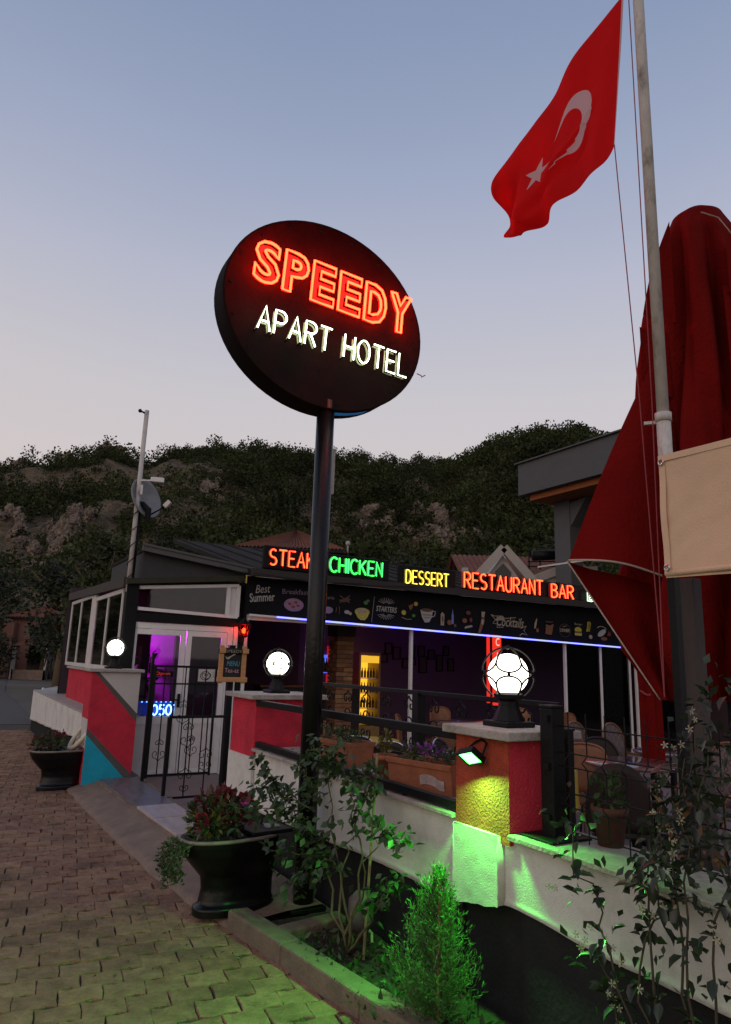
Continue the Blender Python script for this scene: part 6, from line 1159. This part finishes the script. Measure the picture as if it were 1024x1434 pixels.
# far left: pink house, porch, trees, road edge
h = thing('house', 'pink house with red tiled hip roof at the far end of the street', 'house', (-20.5, 47, 0), frame='w'); house_box(h, -22.6, -18.6, 46, 51, 3.75, HP); hip(h, -22.6, -18.6, 46, 51, 3.8, 5.0, RTILE, .35, 10); win(h, -21.4, 46, 2.9, .28, .42, HP); win(h, -19.6, 46, 2.75, .24, .38, HP); b = MB(); b.box(-22.9, -22.2, 45.4, 46, -.1, 3.4); part('side_wing', b, HP, h); b = MB(); b.box(-20.9, -20.2, 45.9, 45.99, 1.9, 2.35); part('balcony', b, HW, h); b = MB(); b.box(-20.3, -19.8, 47.5, 48.3, 4.6, 5.15); part('solar_heater', b, HW, h); b = MB(); b.sphere((-20.1, 47.2, 5.2), .25, 10, 8); part('dish', b, HW, h)
ph = thing('porch', 'low porch with small red roof before the pink house', 'porch', (-20, 44, 0), frame='w'); b = MB(); tiled(b, (-21.0, 43.0, 1.95), (-18.7, 43.0, 2.05), (-20.8, 45.2, 2.5), (-18.7, 45.2, 2.5), 16, .02); part('roof', b, RTILE, ph)
for x in (-20.9, -18.9): b = MB(); b.box(x-.09, x+.09, 43.1, 43.3, -.1, 1.95); part('post', b, HW, ph)
b = MB(); b.box(-20.9, -18.8, 43.1, 43.2, -.1, .55); part('low_wall', b, CONC, ph); b = MB(); b.box(-20.9, -18.8, 45.0, 45.1, -.1, 2.3); part('back', b, DKW, ph)
b = MB(); b.tube([(-15.2, 36, -.1), (-15.2, 36, 4.2)], .05, 8); lp_ = thing('road_marker', 'thin post with white and red top at the corner of the glazed wall', 'post', (-15.2, 36, 0), frame='w'); part('post', b, IRON, lp_)
for z, m_ in ((3.2, HW), (3.5, mat('sign_red', (.35, .05, .04), .6)), (3.85, HW)): b = MB(); b.sphere((-15.2, 35.95, z), .17, 10, 8); part('cap', b, m_, lp_)
TREEL = mat('tree_foliage', (.022, .030, .012), .7, .3, .5, island=.55, trans=.2); TREEG = mat('tree_foliage_light', (.045, .055, .015), .7, .3, .5, island=.5, trans=.2)
def tree(label, x, y, hgt, wd, m, n=4200, z0=0., name='tree', group='trees along the street and hill foot'):
    t_ = thing(name, label, 'tree' if name == 'tree' else 'shrub', (x, y, z0), group, frame='w'); ORG[t_.name] = (0, 0, 0)
    if name == 'tree':
        b = MB(); b.tube([(0, 0, -.5), (.05, 0, hgt*.4), (-.05, .05, hgt*.8)], [wd*.07+.05, wd*.05+.03, .03], 8); tk = part('trunk', b, BARK, t_, smooth=True)
        for k in range(5): a = k*1.3+x; b = MB(); b.tube([(0, 0, hgt*(.35+.08*k)), (wd*.3*math.cos(a), wd*.3*math.sin(a), hgt*(.5+.08*k)), (wd*.42*math.cos(a), wd*.42*math.sin(a), hgt*(.58+.08*k))], [.08, .05, .02], 6); part('limb', b, BARK, tk)
    P, D = [], []
    for k in range(30):
        a = random.uniform(0, 2*PI); rr = wd*.42*math.sqrt(random.random()); zz = hgt*(random.uniform(.32, .92) if name == 'tree' else random.uniform(.1, .75)); sz = wd*random.uniform(.14, .26); q = rng.normal(size=(n//30, 3)); q /= np.linalg.norm(q, axis=1, keepdims=True); rad_ = rng.uniform(.4, 1.1, (n//30, 1))
        tap = 1-.55*max(0, (zz/hgt-.55)/.45); P.append(np.array([rr*math.cos(a)*tap, rr*math.sin(a)*tap, zz])+q*rad_*sz*np.array([1, 1, .8])); D.append(q+rng.normal(size=q.shape)*.5)
    P = np.concatenate(P); link('crown', leaves_mesh('crown', P, np.concatenate(D), rng.uniform(.12, .32, len(P))*(.5+.08*hgt), m, .6), t_); return t_
for a in [('tall dark tree at the far left edge of the street', -25.2, 45.5, 8.5, 6, TREEL), ('dark tree covering the middle of the pink house', -19.9, 44.8, 3.9, 1.6, TREEL), ('dark tree between the porch and the glazed wall', -17.6, 42.8, 3.0, 2.2, TREEL), ('light green tree just above the left roof corner, nearest the mast', -11.3, 31, 7.2, 3.6, TREEG), ('dark green tree right of the light green one, behind the mast', -8.6, 33, 7.4, 4.2, TREEL), ('dark tree left of the light green one above the glazed wall', -14.2, 34, 6.0, 4.2, TREEL), ('dark tree behind the yellow house', -4.2, 38, 7.4, 5, TREEL), ('dark tree rising left of the DESSERT sign', 2.2, 36, 7.0, 5, TREEL), ('dark tree rising behind the white gable house', 7.5, 40, 8.2, 6, TREEL), ('dark tree behind the grey building column', 12.5, 42, 9.5, 7, TREEL), ('dark tree at the hill foot above the far glazed windows', -19, 55, 7, 6, TREEL)]: tree(*a)
tree('round dark shrub at the left edge beside the porch', -22.2, 42.5, 2.9, 3.2, TREEL, 3000, name='shrub'); tree('low dark shrub before the pink house wing', -24.6, 42.0, 2.5, 3.4, TREEL, 3000, name='shrub')
b = MB(); b.box(-30, -20.6, 40.4, 40.75, -.1, .12); single('verge_kerb', b, mat('pale_kerb', (.28, .24, .15), .9, .2), 'pale kerb edge under the shrubs at the far left', 'kerb', (-25, 40.5, 0), frame='w')
# person walking far down the street
pe = thing('person', 'person in dark clothes walking away on the far street', 'person', (-17.9, 41.3, 0), frame='w'); ORG[pe.name] = (0, 0, 0)
me = bpy.data.meshes.new('body'); J = {'pel': (0, 0, .92, .15), 'ch': (0, .02, 1.28, .17), 'nk': (0, .02, 1.46, .065), 'hd': (0, .03, 1.60, .105), 'hl': (-.09, 0, .86, .10), 'kl': (-.11, -.06, .48, .07), 'al': (-.11, .04, .08, .05), 'tl': (-.12, -.10, .05, .04), 'hr': (.09, 0, .86, .10), 'kr': (.11, .10, .48, .07), 'ar': (.11, .26, .10, .05), 'tr': (.12, .16, .05, .04), 'sl': (-.20, .02, 1.38, .075), 'el': (-.25, .06, 1.12, .05), 'wl': (-.25, -.04, .88, .04), 'fl': (-.25, -.07, .80, .038), 'sr': (.20, .02, 1.38, .075), 'er': (.25, .0, 1.12, .05), 'wr': (.25, -.10, .90, .04), 'fr': (.25, -.14, .82, .038)}
K = list(J); me.from_pydata([J[k][:3] for k in K], [(K.index(a), K.index(c)) for a, c in (('pel', 'ch'), ('ch', 'nk'), ('nk', 'hd'), ('pel', 'hl'), ('hl', 'kl'), ('kl', 'al'), ('al', 'tl'), ('pel', 'hr'), ('hr', 'kr'), ('kr', 'ar'), ('ar', 'tr'), ('ch', 'sl'), ('sl', 'el'), ('el', 'wl'), ('wl', 'fl'), ('ch', 'sr'), ('sr', 'er'), ('er', 'wr'), ('wr', 'fr'))], [])
o = bpy.data.objects.new('body', me); COL.objects.link(o); o.parent = pe; o.modifiers.new('skin', 'SKIN'); sv = me.skin_vertices[0].data
for i, k in enumerate(K): sv[i].radius = (J[k][3], J[k][3]*.85)
sv[0].use_root = True; ss = o.modifiers.new('sub', 'SUBSURF'); ss.levels = 1; ss.render_levels = 1; me.materials.append(mat('dark_clothes', (.03, .026, .026), .9, .2))
b = MB(); b.sphere((0, .045, 1.64), .112, 12, 8, (1, 1, .9)); part('hair', b, mat('dark_hair', (.015, .012, .01), .7), pe, smooth=True)
# white car parked beyond the building
cr_ = thing('parked_car', 'white car parked beyond the end of the glazed wall, mostly hidden', 'car', (1.9, 16.2, 0), rot=0); ORG[cr_.name] = (0, 0, 0)
prof = [(-2.05, .28), (-2.1, .55), (-2.02, .72), (-1.1, .92), (-.45, 1.40), (.9, 1.42), (1.6, 1.0), (2.0, .95), (2.08, .6), (2.05, .28)]
CARW = mat('car_white', (.50, .50, .52), .3, .05, 4, coat=.5)
def cs(i, j):
    k = i*(len(prof)-1); q = min(int(k), len(prof)-2); f_ = k-q; x = prof[q][0]*(1-f_)+prof[q+1][0]*f_; z = prof[q][1]*(1-f_)+prof[q+1][1]*f_; y = -.82+1.64*j; sq = 1-.16*max(0, z-.85)/.57; return (x, y*sq, z-.05*(abs(2*j-1)**4))
b = MB(); b.grid(cs, 54, 14); pr_ = prof+[(2.05, .28)]
for sg in (-1, 1): vs = [(x, sg*.82*(1-.16*max(0, z-.85)/.57), z-.05) for x, z in prof]; b.add(vs, [tuple(range(len(vs)))[::sg]])
part('body', b, CARW, cr_, smooth=35)
for sg in (-1, 1):
    b = MB(); b.add([(x, sg*y, z) for x, y, z in ((-.95, .80, .95), (-.42, .752, 1.33), (.85, .752, 1.34), (1.35, .80, .98))], [(0, 1, 2, 3)]); part('side_window', b, DKW, cr_)
    b = MB(); b.box(-.95, -.75, sg*.84-.07, sg*.84+.07, .93, 1.06); part('mirror', b, IRON, cr_, bevel=.02); b = MB(); b.sphere((-2.03, sg*.6, .66), .1, 10, 8, (.5, 1.3, .8)); part('headlight', b, CHROME, cr_, smooth=True)
    for x in (-1.3, 1.25):
        b = MB(); b.tube([(x, sg*.68, .3), (x, sg*.86, .3)], .3, 24); wl_ = part('wheel', b, IRON, cr_); b = MB(); b.tube([(x, sg*.80, .3), (x, sg*.868, .3)], .19, 16); part('rim', b, CHROME, wl_)
b = MB(); b.add([(-1.06, -.72, .955), (-1.06, .72, .955), (-.48, .66, 1.395), (-.48, -.66, 1.395)], [(0, 1, 2, 3)]); part('windscreen', b, DKW, cr_)
